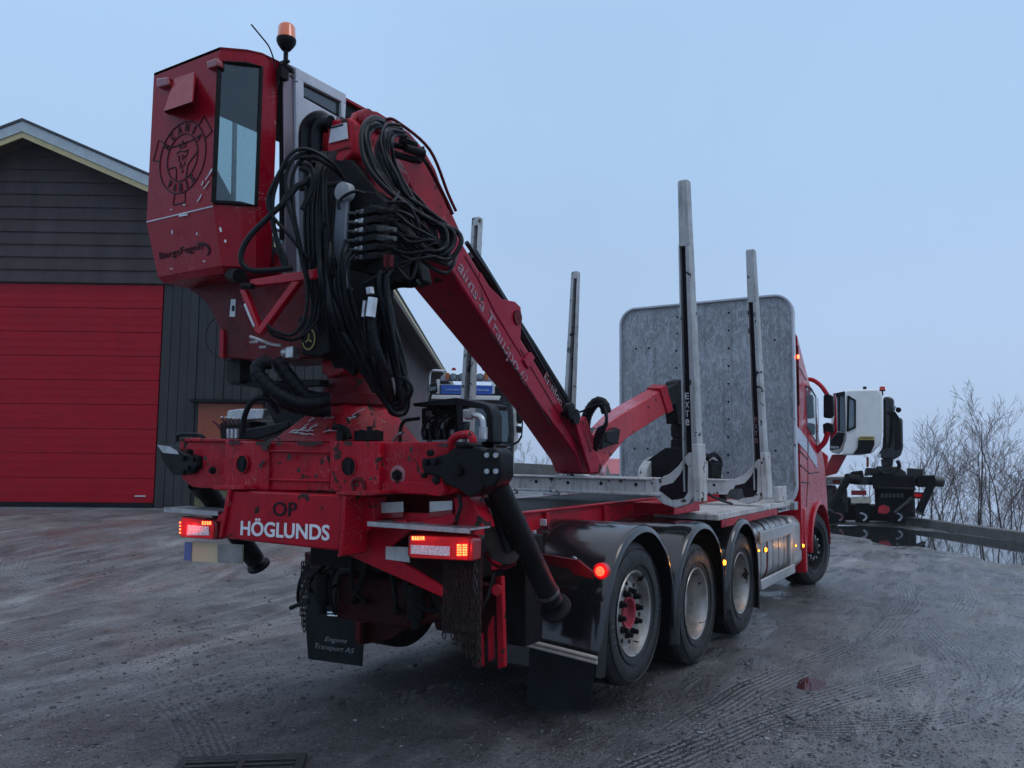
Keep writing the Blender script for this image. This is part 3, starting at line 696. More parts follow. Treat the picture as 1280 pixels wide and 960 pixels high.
# ---- wheels
def tyre_prof(rt, wd):
    r = rt; p = [(0, .30), (-.012, .33), (-.022, .38), (-.024, .42), (-.018, .46), (-.004, r-.03), (.018, r-.006)]
    k = 4; gw = (wd-.036)/(k*2+1)
    x = .018
    for i in range(k):
        x += gw*1.3; p += [(x, r), (x+.003, r-.014), (x+gw*.45, r-.014), (x+gw*.45+.003, r)]; x += gw*.7
    p += [(wd-.018, r-.006), (wd+.004, r-.03), (wd+.018, .46), (wd+.022, .38), (wd, .30)]
    return p
def wheel(x, z, side, kind, rot=0, rt=.52, y=1.20, wd=.30):
    ax = V((0, -side, 0)); o = V((x, side*y, z)); R_ = Matrix.Rotation(rot, 3, 'Z'); ax = R_ @ ax
    tyre = MB(); tyre.lathe(tyre_prof(rt, wd), o, ax, 56, 0, lambda i: 1 if 6 < i < 26 else 0)
    if kind == 'dual': tyre.lathe(tyre_prof(rt, wd), o+ax*(wd+.05), ax, 40, 0, lambda i: 1 if 6 < i < 26 else 0)
    # ribs on the sidewall
    for rr in (.36, .475): tyre.lathe([(-.0255, rr-.003), (-.029, rr), (-.0255, rr+.003), (-.015, rr)], o, ax, 48)
    u = R_ @ V((1, 0, 0)) * (1 if side < 0 else -1); 
    if kind == 'tag':
        arc_text(tyre, 'GITI', o+ax*-.0245, u, ZP, .42, .05, math.radians(8), .14, m=2); arc_text(tyre, 'GITI', o+ax*-.0245, u, ZP, .42, .05, math.radians(195), .14, m=2)
    w_ = MB()
    if kind == 'dual':
        w_.lathe([(-.004, .292), (-.012, .305), (-.004, .312), (.006, .31)], o, ax, 48)
        w_.lathe([(-.004, .292), (.02, .283), (.05, .272), (.12, .262), (.165, .255), (.18, .235), (.19, .20), (.20, .16), (.19, .13), (.12, .125), (.11, .10), (.11, .0)], o, ax, 48)
    else:
        w_.lathe([(-.004, .292), (-.012, .305), (-.004, .312), (.006, .31)], o, ax, 48)
        w_.lathe([(-.004, .292), (.02, .280), (.06, .268), (.058, .258), (.062, .245), (.050, .225), (.045, .20), (.045, .12)], o, ax, 48)
    root = MB(); 
    tw = T
    wh = P_('wheel', w_, m_rim if kind != 'front' else m_dark)
    tyre.build('tyre', [m_rubber, m_tread, plain('grey_tyre_lettering', (.06, .065, .07), .5) if kind == 'tag' else m_rubber], wh, ang=30)
    if kind == 'dual': return wh
    hb = MB()
    if kind == 'tag': hb.lathe([(.045, .121), (.030, .117), (.034, .10), (.075, .092), (.080, .0)], o, ax, 28)
    else: hb.lathe([(.082, .12), (-.01, .115), (-.03, .09), (-.035, 0)], o, ax, 28)
    hb.build('hub', m_hubred if kind == 'tag' else m_dark, wh)
    e2 = ax.cross(ZP).normalized()
    for k in range(10):
        a = 2*PI*k/10+.1; c = o+ax*.043+(e2*math.cos(a)+ZP*math.sin(a))*.158
        nb = MB(); nb.lathe([(0, .027), (-.02, .025), (-.022, .019), (-.05, .018), (-.056, .007), (-.056, 0)], c, ax, 10); nb.build('wheel_nut', m_dark if kind != 'front' else m_steel, wh)
    for k in range(10):
        hh = MB()
        a = 2*PI*k/10+.1+PI/10; c = o+ax*.0445+(e2*math.cos(a)+ZP*math.sin(a))*.215; hh.lathe([(0, .018), (-.003, .017), (-.003, 0)], c, ax, 12); hh.build('hand_hole', m_ltblack, wh)
    return wh
wheel(0.0, .655, -1, 'tag'); wheel(0.0, .655, 1, 'tag')
wheel(1.37, .52, -1, 'dual'); wheel(2.74, .52, -1, 'dual'); wheel(1.37, .52, 1, 'dual'); wheel(2.74, .52, 1, 'dual')
wheel(6.55, .52, -1, 'front', math.radians(-13), y=1.17, wd=.34); wheel(6.55, .52, 1, 'front', math.radians(-13), y=1.17, wd=.34)

# ---- mudguards
def fender(path, side, yo=1.28, yi=.50, lip=.055, wall=None):
    """path of (x, z) over the wheel; section swept across the truck with a rolled outer edge"""
    pts = smooth_path([V((a, 0, b)) for a, b in path], 5); n = len(pts); secs = []
    cx = sum(p.x for p in pts)/n; 
    for i in range(n):
        t = (pts[min(i+1, n-1)]-pts[max(i-1, 0)]).normalized(); nn = V((t.z, 0, -t.x))    # inward normal candidates
        c = V((cx, 0, .6))-pts[i]
        if nn.dot(c) < 0: nn = -nn
        prof = [(yi, 0), (yo-.09, 0), (yo-.045, .004), (yo-.018, .014), (yo-.003, .032), (yo, .062), (yo-.010, .064), (yo-.014, .036), (yo-.030, .022), (yo-.055, .014), (yo-.09, .012), (yi, .012)]
        secs.append([V((pts[i].x, side*a, pts[i].z))+nn*b for a, b in prof])
    mb = MB(); mb.loft(secs); return P_('mudguard', mb, m_fender, ang=50)
F1 = [(-.72, .36), (-.69, .62), (-.60, .92), (-.38, 1.19), (-.05, 1.305), (.25, 1.27), (.52, 1.08), (.66, .80), (.70, .44)]
F2 = [(.68, .30), (.70, .60), (.78, .90), (1.00, 1.13), (1.30, 1.235), (1.62, 1.19), (1.88, 1.0), (2.0, .70), (2.02, .30)]
F3 = [(1.98+.1, .36), (2.10, .62), (2.18, .88), (2.36, 1.09), (2.64, 1.19), (2.92, 1.13), (3.14, .92), (3.22, .60), (3.23, .20)]
fs_ = []
for s in (-1, 1):
    for F in (F1, F2, F3): fs_.append(fender(F, s))
mb = MB()   # bright double strip and rubber flap behind the last wheels
a, b = S(748, 822, X=-.78), S(640, 795, X=-.78)
for k in (0, 1): mb.tube([a+ZP*(-.028*k)+XP*-.02, b+ZP*(-.028*k)+XP*-.02], .013, 10)
st = P_('trim_strip', mb, plain('dull_alu_trim', (.42, .40, .35), .4, .2, 0, .2))
def flap(px, X, name='mud_flap'):
    mb = MB(); mb.prism(SS(px, X=X), XP*.012); return P_(name, mb, m_flap, bevel=.003)
f_r = flap([(662, 806), (743, 826), (738, 888), (658, 881)], -.77); f_r['label'] = 'plain black mud flap on the right'
f_l = flap([(385, 708), (456, 712), (456, 770), (452, 833), (385, 824), (381, 770)], -1.0); f_l['label'] = 'black mud flap lettered on the left'
mb = MB(); a, b = S(410, 765.5, X=-1.03), S(452, 767.5, X=-1.03)
for k in (0, 1): mb.tube([a-ZP*.022*k, b-ZP*.022*k], .009, 8)
mb.build('trim_strip', m_chrome, f_l)
mb = MB(); o, e = S(406, 803, X=-1.005), S(434, 806, X=-1.005); put_text(mb, 'Engens', o, e-o, ZP, (e-o).length, .045, 0, .35)
o, e = S(394, 812, X=-1.005), S(443, 819, X=-1.005); put_text(mb, 'Transport AS', o, e-o, ZP, (e-o).length, .05, .0, .3)
mb.build('lettering', plain('faded_flap_lettering', (.22, .23, .24), .6), f_l)
mb = MB(); mb.prism(SS([(445, 768), (451, 768), (449, 806), (444, 800)], X=-1.05), XP*.03); P_('flap_bracket', mb, m_darkred, bevel=.004)

# ---- amber marker lamps along the side
for px, py, yy, r in ((903, 703, -1.30, .026), (955, 687, -1.27, .026), (992.5, 682, -1.24, .012), (1002, 682, -1.28, .022), (946, 688, -1.29, .012)):
    p = S(px, py, Y=yy); mb = MB(); mb.lathe([(0, r*1.25), (-.012, r*1.25), (-.014, r), (-.03, r*.8), (-.034, 0)], p, YP, 14, 0, lambda i: 1 if i >= 2 else 0)
    P_('side_marker_lamp', mb, [m_black, m_amber])
# red marker lamp on the arm beside the last mudguard
mb = MB(); mb.prism(SS([(668, 691), (722, 700), (742, 716), (740, 724), (716, 718), (712, 712), (670, 703)], X=-1.05), XP*.03)
arm = P_('lamp_arm', mb, m_darkred, bevel=.005)
mb = MB(); c = S(750.5, 714, X=-1.08)
mb.lathe([(.04, .050), (-.0, .050), (-.004, .045), (-.004, .0)], c, XP, 20)
mb.lathe([(-.005, .032), (-.02, .026), (-.026, .0)], c, XP, 8, 1)
mb.build('red_marker_lamp', [m_redlens, m_redmark], arm)
for k in (0, 1): 
    c = S(718+k*2, 697+k, X=-1.07); mb = MB(); mb.lathe([(0, .008), (-.02, .008), (-.02, 0)], c, XP, 8); mb.build('bolt', m_steel, arm)

# ---- fuel tank and side guards
mb = MB(); secs = []
for x in (3.42, 3.45, 5.0, 5.03):
    k = .94 if x in (3.42, 5.03) else 1
    secs.append([V((x, -.86+.36*k*math.cos(a)*(1 if abs(math.cos(a)) > 0 else 1), .72+.36*k*math.sin(a))) for a in [2*PI*i/24 for i in range(24)]])
def supersec(x, k):
    o_ = []
    for i in range(28):
        a = 2*PI*i/28; c, s_ = math.cos(a), math.sin(a); e = .5
        o_.append(V((x, -.84+.34*k*math.copysign(abs(c)**e, c), .72+.35*k*math.copysign(abs(s_)**e, s_))))
    return o_
mb.loft([supersec(3.42, .95), supersec(3.45, 1), supersec(4.98, 1), supersec(5.02, .95)])
ft = P_('fuel_tank', mb, m_alu, ang=50)
for x in (3.65, 3.92, 4.2, 4.48, 4.75):
    mb = MB(); mb.loft([supersec(x-.025, 1.02), supersec(x+.025, 1.02)]); mb.build('tank_strap', m_steel if x != 3.92 else m_darkred, ft, ang=50)
mb = MB(); mb.cyl((3.55, -1.02, 1.04), (3.55, -1.02, 1.12), .05, 16); mb.build('tank_cap', m_blue, ft)
for z0, z1 in ((.86, .99), (.36, .47)):
    mb = MB(); mb.bb(3.38, 4.98, -1.255, -1.225, z0, z1); P_('side_guard', mb, m_alu, bevel=.008)
mb = MB(); mb.bb(4.90, 4.96, -1.224, -1.19, .36, .99); P_('side_guard', mb, m_alu, bevel=.006)
mb = MB(); mb.loft([[V((x, -.84+y_, z)) for y_, z in ((-.38, .45), (-.38, .95), (-.30, 1.04), (.3, 1.04), (.3, .35), (-.28, .35))] for x in (5.1, 5.55)]); P_('aluminium_cover', mb, m_alu, bevel=.03)
mb = MB(); mb.bb(5.56, 5.70, -1.26, -.8, .28, 1.14); P_('step_fairing', mb, m_gred, bevel=.03)
mb = MB(); mb.bb(-1.3, 3.35, -.49, .49, 1.35, 1.385); P_('load_floor', mb, m_dark)

# ---- catwalk between bunks and cab
mb = MB(); mb.bb(2.0, 4.95, -1.22, -.5, 1.20, 1.26, 0); P_('catwalk', mb, m_white, bevel=.008)
mb = MB(); mb.bb(2.05, 4.2, -1.235, -1.222, 1.13, 1.20); mb.bb(1.4, 2.1, -1.0, -.6, 1.28, 1.38); P_('catwalk_skirt', mb, m_red, bevel=.004)
mb = MB(); mb.bb(5.0, 5.18, -1.26, -1.2, 1.14, 1.24); P_('lamp_grille', mb, m_steel, bevel=.004)

# ---- bunks with stakes
def bunk(X, z0, z1, seed):
    rnd = random.Random(seed)
    mb = MB(); w_ = .10
    mb.bb(X, X+w_, -.86, .86, z0, z1); mb.bb(X-.035, X+w_+.035, -.86, .86, z1-.012, z1+.006); mb.bb(X-.05, X+w_+.05, -.95, .95, z0-.02, z0+.006)
    for s in (-1, 1):
        # winged end: curved saddle rising to the stake
        up = [(.80, z1+.004), (.93, z1+.008), (1.03, z1+.05), (1.11, z1+.12), (1.17, z1+.20), (1.21, z1+.24)]
        lo = [(1.25, z1+.24), (1.27, z0+.10), (1.26, z0+.0), (1.20, z0-.08), (1.08, z0-.12), (.97, z0-.09), (.86, z0-.01), (.80, z0)]
        P = [V((X-.02, s*a, b)) for a, b in up+lo]; mb.prism(P, XP*(w_+.04))
    bk = P_('bunk', mb, m_white, bevel=.006)
    for s in (-1, 1):   # flat black sheet drawn on the wing as its hollow
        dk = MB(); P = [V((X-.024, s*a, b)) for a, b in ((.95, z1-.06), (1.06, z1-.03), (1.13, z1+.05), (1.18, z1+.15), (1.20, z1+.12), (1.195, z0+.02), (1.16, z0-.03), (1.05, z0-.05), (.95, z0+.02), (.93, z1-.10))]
        dk.prism(P, XP*.003); dk.build('wing_dark_sheet', m_ltblack, bk)
    bt = MB()
    for yy in (-.7, -.35, .0, .35, .7): bt.lathe([(0, .016), (-.006, .016), (-.006, 0)], (X-.0005, yy, (z0+z1)/2+.01), XP, 12)
    bt.build('bolt', m_ltblack, bk)
    for yy in ((.15, .62) if X < 2 else ()):
        lk = MB(); lk.box((X-.05, yy, z0-.035), (.06, .16, .03)); lk.box((X-.055, yy+.03, z0-.01), (.05, .05, .03)); lk.box((X-.055, yy-.04, z0-.01), (.05, .04, .03)); lk.build('latch', m_steel, bk, bevel=.006)
    return bk
BA = bunk(1.23, 1.475, 1.605, 1); BB = bunk(3.5, 1.40, 1.545, 2)
m_stake = paint('weathered_aluminium_stake', (.46, .48, .49), .45, .6, (.13, .12, .09), streak=.75, coat=0, metal=.35, chips=.5, bump=.25, chipc=(.05, .05, .045))
def stake(X, s, ztop, ytop, z0, slot_top, lab=None):
    y0 = 1.235; H = ztop-z0
    def Y(z): return y0+(ytop-y0)*(z-z0)/H
    def K(z): return 1-.36*(z-z0)/H
    mb = MB()
    def sec(z, pts): k = K(z); return [V((X+.045+a*k, s*(Y(z)+b*k), z)) for a, b in pts]
    big = [(-.085, .065), (-.055, .085), (.03, .085), (.06, .06), (.06, -.05), (.03, -.075), (-.01, -.075), (-.01, .0), (-.085, .015)]
    fl = [(-.085, -.075), (-.01, -.075), (-.01, -.058), (-.085, -.058)]
    full = [(-.085, .065), (-.055, .085), (.03, .085), (.06, .06), (.06, -.05), (.03, -.075), (-.055, -.075), (-.085, -.055)]
    mb.loft([sec(z, big) for z in (z0, (z0+slot_top)/2, slot_top+.02)]); mb.loft([sec(z, fl) for z in (z0, slot_top+.02)]); mb.loft([sec(z, full) for z in (slot_top, ztop-.012)])
    mb.loft([sec(ztop-.012, full), [V((X+.045+a*K(ztop)*.8, s*(Y(ztop)+b*K(ztop)*.8), ztop)) for a, b in full]])
    st_ = P_('stake', mb, m_stake, ang=30, bevel=.004)
    d = MB(); d.loft([sec(z, [(-.006, -.057), (-.0125, -.057), (-.0125, .0), (-.006, 0)]) for z in (z0, slot_top)]); d.build('slot', m_ltblack, st_)
    sk = MB(); sk.loft([[V((X+.045+a*1.12, s*(Y(z)+b*1.12+.004), z)) for a, b in big] for z in (z0-.08, z0+.42)]); sk.build('socket', m_white, st_, bevel=.006)
    return st_
for X, zt, yts, bunkz in ((1.23, 4.32, (1.165, 1.115), 1.50), (3.5, 4.19, (1.15, 1.11), 1.44)):
    for s, yt in zip((-1, 1), yts):
        st_ = stake(X, s, zt, yt, bunkz, zt-.62 if s < 0 else zt-.1)
        if s < 0:
            tm = MB(); L_ = 'EXTE' if X < 2 else 'EXTE'
            zt_ = S(866, 499, X=1.27).z if X < 2 else 2.2
            for i, ch in enumerate('EXTe' if True else ''):
                put_text(tm, ch, V((X+.045-.0150, -1.1625, zt_-.078*i)), V((0, -1, 0)) , ZP, .036, .058, .012)
            tm.build('lettering', m_ltwhite if X < 2 else m_ltgrey, st_)

# ---- headboard
HX = 5.25; hb = MB()
prf = []; zb, zt_, yh, rc = 1.42, 3.965, 1.235, .24
for cy_, cz, a0 in ((yh-rc, zt_-rc, 0), (-(yh-rc), zt_-rc, 90), (-(yh-.34), 1.10+.34, 180), ((yh-.1), 1.10+.1, 270)):
    rc_ = rc if cz > 2 else (.34 if cy_ < 0 else .1)
    for k in range(9):
        a = math.radians(a0+k*90/8); prf.append(V((HX, cy_+rc_*math.cos(a), cz+rc_*math.sin(a))))
hb.prism(prf, XP*.03)
HB = P_('headboard', hb, m_galv)
rim = MB(); rim.loft([]) if False else None
n = len(prf); secs = []
for i in range(n):
    p = prf[i]; t = (prf[(i+1) % n]-prf[i-1]).normalized(); nn = XP.cross(t)
    secs.append([p+XP*-.05+nn*-.012, p+XP*-.05+nn*.012, p+XP*.05+nn*.012, p+XP*.05+nn*-.012])
secs.append(secs[0]); rim = MB(); rim.loft(secs, caps=False); rim.build('rim', m_whitefr, HB)
hl = MB()
hp = [(846.5, 396), (846.5, 417), (845.5, 438.5), (845.5, 460), (795, 436), (811, 435)] + [(911-.1*i, 391+22.2*i) for i in range(10)] + [(968.5, 425), (951, 427), (793, 561), (809.5, 561), (969.5, 563.5)]
for a, b in hp:
    hl = MB(); p = S(a, b, X=HX); hl.lathe([(-.001, .016), (-.004, .015), (-.004, 0)], p, XP, 12); hl.build('bolt_hole', m_ltblack, HB)
mb = MB(); N = 10; secs = []      # curved lip at the foot of the headboard
for k in range(N+1):
    a = math.radians(-90*k/N); c = V((HX-.26, 0, 1.42)); x = c.x+.26*math.cos(a); z = c.z+.26*math.sin(a)
    secs.append([V((x, -1.2, z)), V((x, 1.2, z)), V((x+.02*math.cos(a), 1.2, z+.02*math.sin(a))), V((x+.02*math.cos(a), -1.2, z+.02*math.sin(a)))])
secs += [[V((4.4, -1.2, 1.16)), V((4.4, 1.2, 1.16)), V((4.4, 1.2, 1.14)), V((4.4, -1.2, 1.14))]]
mb.loft(secs); mb.build('foot_lip', m_galv, HB)
mb = MB(); mb.bb(4.35, 4.75, -1.22, -1.16, 1.27, 1.45); P_('tool_bracket', mb, m_white, bevel=.006)

# ---- cab of the truck
cb = MB()
side = [(5.45, 1.05), (5.45, 3.50), (5.72, 3.26), (6.0, 3.02), (6.15, 2.88), (6.55, 2.64), (6.74, 2.1), (7.08, 1.72), (7.24, 1.2), (7.26, .6), (7.2, .55), (7.12, .85), (6.92, 1.10), (6.55, 1.18), (6.15, 1.10), (5.95, .95), (5.9, .6), (5.45, .6)]
def cabsec(y, k): return [V((x, y, z if z < 2.4 else 2.4+(z-2.4)*k)) for x, z in side]
cb.loft([cabsec(-1.24, .93), cabsec(-1.20, 1), cabsec(1.20, 1), cabsec(1.24, .93)])
CB = P_('truck_cab', cb, m_gred, bevel=.02)
wn_ = MB(); wn_.prism(SS([(1007.6, 484), (1014, 487), (1019.5, 496), (1020, 552), (1009, 534)], Y=-1.243), V((0, -.006, 0))); sw_ = wn_.build('side_window', m_glasspale, CB)
wn_ = MB(); wn_.strip(SS([(1007.6, 483), (1014, 486), (1020, 496), (1020.5, 553)], Y=-1.25), .035, (0, -1, 0)); wn_.build('window_seal', m_black, sw_)
wn_ = MB(); wn_.strip(SS([(1022, 498), (1023, 530), (1022, 558)], Y=-1.247), .05, (0, -1, 0)); wn_.build('pale_pillar_trim', m_whitefr, CB)
m_stripe = plain('pale_blue_stripe', (.30, .36, .46), .3, 0, .5, .15)
for q in ([(996.5, 533), (1009, 549), (1009, 566), (996.5, 552)], [(1010.5, 551), (1021, 572), (1021.5, 586), (1010.5, 569)]):
    wn_ = MB(); wn_.prism(SS(q, Y=-1.2425), V((0, -.003, 0))); wn_.build('side_stripe', m_stripe, CB)
for q in ([(996, 455), (1001, 462), (1008, 475)], [(1009.8, 530), (1010, 600), (1008, 634)], [(997, 578), (1012, 592), (1024, 590)], [(997, 602), (1012, 604)], [(997, 560), (1010, 575)]):
    wn_ = MB(); wn_.strip(SS(q, Y=-1.2415), .014, (0, -1, 0)); wn_.build('panel_gap', m_ltblack, CB)
wn_ = MB(); arc = [(6.55+.63*math.cos(math.radians(a)), .52+.62*math.sin(math.radians(a))) for a in range(0, 181, 15)]
wn_.loft([[V((x, -1.285, z)), V((x, -1.12, z)), V((6.55+(x-6.55)*1.08, -1.12, .52+(z-.52)*1.08)), V((6.55+(x-6.55)*1.08, -1.275, .52+(z-.52)*1.08))] for x, z in arc]); wn_.build('wheel_arch', m_gred, CB, bevel=.006)
wn_ = MB(); p = S(996.8, 446, Y=-1.255); wn_.lathe([(0, .03), (-.02, .025), (-.02, 0)], p, YP, 12); wn_.build('red_marker_lamp', m_redhot, CB)
wn_ = MB(); wn_.bb(5.44, 5.46, -1.25, -1.2, 2.5, 3.3); wn_.build('cab_edge', m_darkred, CB)
mr_ = MB(); mr_.tube(SS([(1035, 540), (1031, 552), (1024, 560), (1015, 570)], X=6.6), .04, 10, smooth=4); P_('mirror_arm', mr_, m_gred)
mr_ = MB(); mr_.tube(SS([(1007, 474), (1016, 475), (1026, 482), (1034, 493)], X=6.6), .032, 10, smooth=4); MA = P_('mirror_arm', mr_, m_gred)
for q in ([(1029, 494), (1033, 491), (1041, 495), (1042, 518), (1038, 523), (1029, 522)], [(1028, 530), (1034, 528), (1041, 530), (1042, 538), (1037, 545), (1029, 543)]):
    mr_ = MB(); mr_.prism(SS(q, X=6.65), XP*.12); mr_.build('mirror', m_black, MA, bevel=.02)
mr_ = MB(); mr_.prism(SS([(1043, 492), (1045, 500), (1046, 540), (1038, 550), (1043, 520)], X=6.8), XP*.06); mr_.build('mirror_cover', m_gred, MA, bevel=.01)

# ---- tail: box beam with lettering, lamps, plate
mb = MB(); PX = -2.24
mb.prism(SS([(291, 613), (430, 619), (424, 689), (279, 673)], X=PX), XP*.30)
TB = P_('bumper_box', mb, m_red, bevel=.012)
mb = MB(); o, e = S(301, 671.5, X=PX), S(413, 676, X=PX); e.z = S(411, 676, X=PX).z
put_text(mb, 'HÖGLUNDS', S(301, 669, X=PX), S(412, 676, X=PX)-S(301, 669, X=PX), ZP, (S(412, 676, X=PX)-S(301, 669, X=PX)).length, .108, .022); mb.build('lettering', m_ltwhite, TB)
mb = MB(); a = S(341, 645, X=PX); b = S(371, 646, X=PX)
put_text(mb, 'OP', a, b-a, ZP, (b-a).length, .085, .012)
for q in ((349.5, 628, 349.5, 646), (365, 628, 371, 640)): pass
mb.build('cut_out_letters', m_ltblack, TB)
mb = MB()      # ledges above and side frames
mb.prism(SS([(266, 607), (303, 607), (306, 612), (266, 612)], X=-2.26), XP*.25); P_('bumper_ledge', mb, m_redworn, bevel=.004); mb = MB(); mb.prism(SS([(420, 619), (462, 620), (474, 617), (474, 613), (420, 615)], X=-2.26), XP*.3)
mb.prism(SS([(284, 612), (288, 612), (277, 672), (273, 672)], X=-2.26), XP*.2)
mb.prism(SS([(428, 620), (432, 620), (428, 694), (421, 697), (423, 690)], X=-2.26), XP*.2)
mb.prism(SS([(274, 643), (284, 638), (284, 652), (270, 652)], X=-2.2), XP*.15)
P_('bumper_ledge', mb, m_redworn, bevel=.004)
mb = MB()
mb.prism(SS([(432, 622), (470, 622), (470, 640), (552, 642), (590, 640), (590, 668), (512, 664), (480, 690), (510, 708), (560, 738), (560, 750), (430, 692)], X=-2.02), XP*.03)
P_('tail_plate', mb, m_red, bevel=.005)
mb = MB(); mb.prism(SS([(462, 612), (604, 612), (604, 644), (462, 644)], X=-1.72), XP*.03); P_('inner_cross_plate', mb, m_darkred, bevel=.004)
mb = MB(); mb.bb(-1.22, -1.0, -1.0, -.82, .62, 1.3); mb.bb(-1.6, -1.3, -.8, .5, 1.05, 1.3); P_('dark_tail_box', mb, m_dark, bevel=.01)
mb = MB()
mb.prism(SS([(440, 621), (466, 621), (468, 652), (460, 664), (437, 663), (446, 650)], X=-2.12), XP*.12)
mb.prism(SS([(566, 622), (585, 620), (598, 640), (604, 660), (585, 664), (572, 660)], X=-2.05), XP*.12)
mb.prism(SS([(452, 655), (505, 650), (509, 655), (505, 662), (455, 661)], X=-2.1), XP*.05)
mb.prism(SS([(530, 650), (566, 642), (570, 650), (566, 655), (530, 662)], X=-2.08), XP*.05)
P_('tail_bracket', mb, m_red, bevel=.006)
for q in ([(465, 629), (504, 627), (504, 640), (465, 642)], [(537, 627), (565, 626), (565, 637), (537, 640)]):
    mb = MB(); mb.prism(SS(q, X=-2.055), XP*.004); r_ = P_('reflective_sticker', mb, m_refl)
    mb = MB(); mb.prism(SS([q[3], q[2], (q[2][0], q[2][1]+6), (q[3][0], q[3][1]+7)], X=-2.054), XP*.004); mb.build('red_band', m_dulllens, r_)
mb = MB(); mb.prism(SS([(482, 683), (510, 684), (512, 703), (482, 699)], X=-2.03), XP*.004); P_('reflective_sticker', mb, m_refl)
mb = MB(); mb.bb(-2.19, -2.0, -1.24, -.55, 1.425, 1.435); mb.bb(-2.195, -2.185, -1.24, -.55, 1.41, 1.435); P_('lamp_shelf', mb, m_steel)
mb = MB(); mb.bb(-2.19, -2.0, .72, 1.28, 1.425, 1.435); mb.bb(-2.195, -2.185, .72, 1.28, 1.405, 1.435); P_('lamp_shelf', mb, m_steel)
def tail(xo, bodypx, clear, leds, sideled=None):
    mb = MB(); mb.prism(SS(bodypx, X=xo), XP*.09); b = P_('tail_light', mb, m_dulllens, bevel=.012, seg=3)
    x0, y0 = bodypx[0]; x1, y1 = bodypx[2]
    c = V((0, 0, 0))
    pts = SS(bodypx, X=xo); cen = sum(pts, V((0, 0, 0)))/len(pts)
    ln = MB(); ln.prism([cen+(p-cen)*.90+XP*-.002 for p in pts], XP*-.004); ln.build('red_lens', m_redlens, b, bevel=.002)
    cl = MB(); cl.prism(SS(clear, X=xo-.008), XP*-.004); c_ = cl.build('clear_lens', m_clear, b)
    for q in leds:
        x0, y0, x1, y1, nx, ny = q
        for i in range(nx):
            for j in range(ny):
                l = MB(); px = x0+(x1-x0)*(i+.5)/nx; py = y0+(y1-y0)*(j+.5)/ny
                l.box(S(px, py, X=xo-.010), (.006, .0095, .010 if ny < 4 else .0085)); l.build('led', m_redhot, b)
    return b
tr_ = tail(-2.14, [(510, 668), (586, 670), (591, 674), (590, 702), (512, 698), (508, 694)], [(514, 681), (563, 683), (562, 695), (514, 692)], [(514.5, 670.5, 531, 675, 5, 2), (571, 680, 577, 695, 2, 5), (578, 680, 584, 695, 2, 5)])
tl_ = tail(-2.14, [(226, 645), (268, 650), (271, 655), (269, 675), (226, 672), (223, 668)], [(235, 656), (261, 658), (262, 669), (234, 669)], [(252, 651.5, 264, 656, 4, 2), (224.2, 651, 226, 668, 1, 4)])
mb = MB(); mb.prism(SS([(232, 677), (304, 681), (303, 706), (230, 701)], X=-2.08), XP*.006); pl_ = P_('number_plate', mb, m_plate, bevel=.002)
mb = MB(); mb.prism(SS([(231, 677.5), (240, 678), (239, 701), (230, 700.5)], X=-2.083), XP*-.001); mb.build('blue_strip', m_blue, pl_)
mb = MB(); mb.prism(SS([(272, 680), (303, 681), (303, 704.5), (272, 703)], X=-2.083), XP*-.001); mb.build('grey_side', plain('grey_plate_area', (.22, .23, .22), .5), pl_)

m_rustchain = plain('rusty_hanging_chain', (.020, .011, .009), .7, .2, 0, .5, 30, .2)
# chains: curtains hanging under the tail
def chain(mb, p, ln, rnd, link=.036, r=.0045):
    z = 0; i = 0; sw = rnd.random()*3
    while z < ln:
        c = p+V((.006*math.sin(z*9+sw), .008*math.sin(z*7+sw*2), -z)); 
        d = V((1, 0, 0)) if i % 2 else V((0, 1, 0)); w_ = link*.30
        pts = [c+d*w_*math.cos(a)+ZP*(link*.62)*math.sin(a) for a in [2*PI*k/8 for k in range(9)]]
        mb.tube(pts, r, 4); z += link*.92; i += 1
rnd = random.Random(2)
for (x0, x1, y0, y1a, y1b, n, X) in ((556, 602, 700, 790, 838, 22, -2.03), (560, 600, 702, 760, 835, 18, -1.99), (378, 385, 706, 770, 798, 4, -1.9), (592, 596, 700, 740, 760, 2, -2.05)):
    mb = MB()
    for i in range(n):
        px = x0+(x1-x0)*(i+rnd.random()*.6)/n; top = S(px, y0, X=X); bot = S(px, y1a+(y1b-y1a)*(i/n)**1.5+rnd.uniform(-8, 6), X=X)
        chain(mb, top, top.z-bot.z, rnd)
    P_('chain_curtain', mb, m_rustchain if n > 4 else plain('rusty_chain_steel', (.03, .03, .032), .4, .6), ang=80)
mb = MB(); mb.tube(SS([(363, 760), (370, 757), (386, 752)], X=-1.74), .014, 8); P_('chain_hook', mb, m_black)

# ---- crane base: stabiliser beam across the tail
BX = -2.10
mb = MB()
mb.prism(SS([(224, 548), (232, 552), (286, 551), (286, 612), (240, 609), (227, 598)], X=BX-.0), XP*.26)
mb.prism(SS([(281, 551), (336, 553), (336, 613), (281, 612)], X=BX-.05), XP*.36)
mb.prism(SS([(336, 553), (412, 553), (412, 614), (336, 613)], X=BX-.03), XP*.32)
mb.prism(SS([(336, 562), (412, 564), (412, 567), (336, 565)], X=BX-.055), XP*.03); mb.prism(SS([(336, 598), (412, 600), (412, 603), (336, 601)], X=BX-.05), XP*.03)
mb.prism(SS([(412, 551), (474, 552), (474, 617), (412, 615)], X=BX-.06), XP*.36)
mb.prism(SS([(474, 554), (562, 552), (572, 560), (572, 612), (560, 618), (540, 619), (476, 616)], X=BX-.02), XP*.28)
mb.prism(SS([(476, 601), (560, 604), (556, 619), (478, 616)], X=BX-.035), XP*.02)
mb.prism(SS([(224, 547), (286, 549), (286, 553), (226, 552)], X=BX-.02), XP*.3)
SB = P_('stabiliser_beam', mb, m_redworn, bevel=.010)
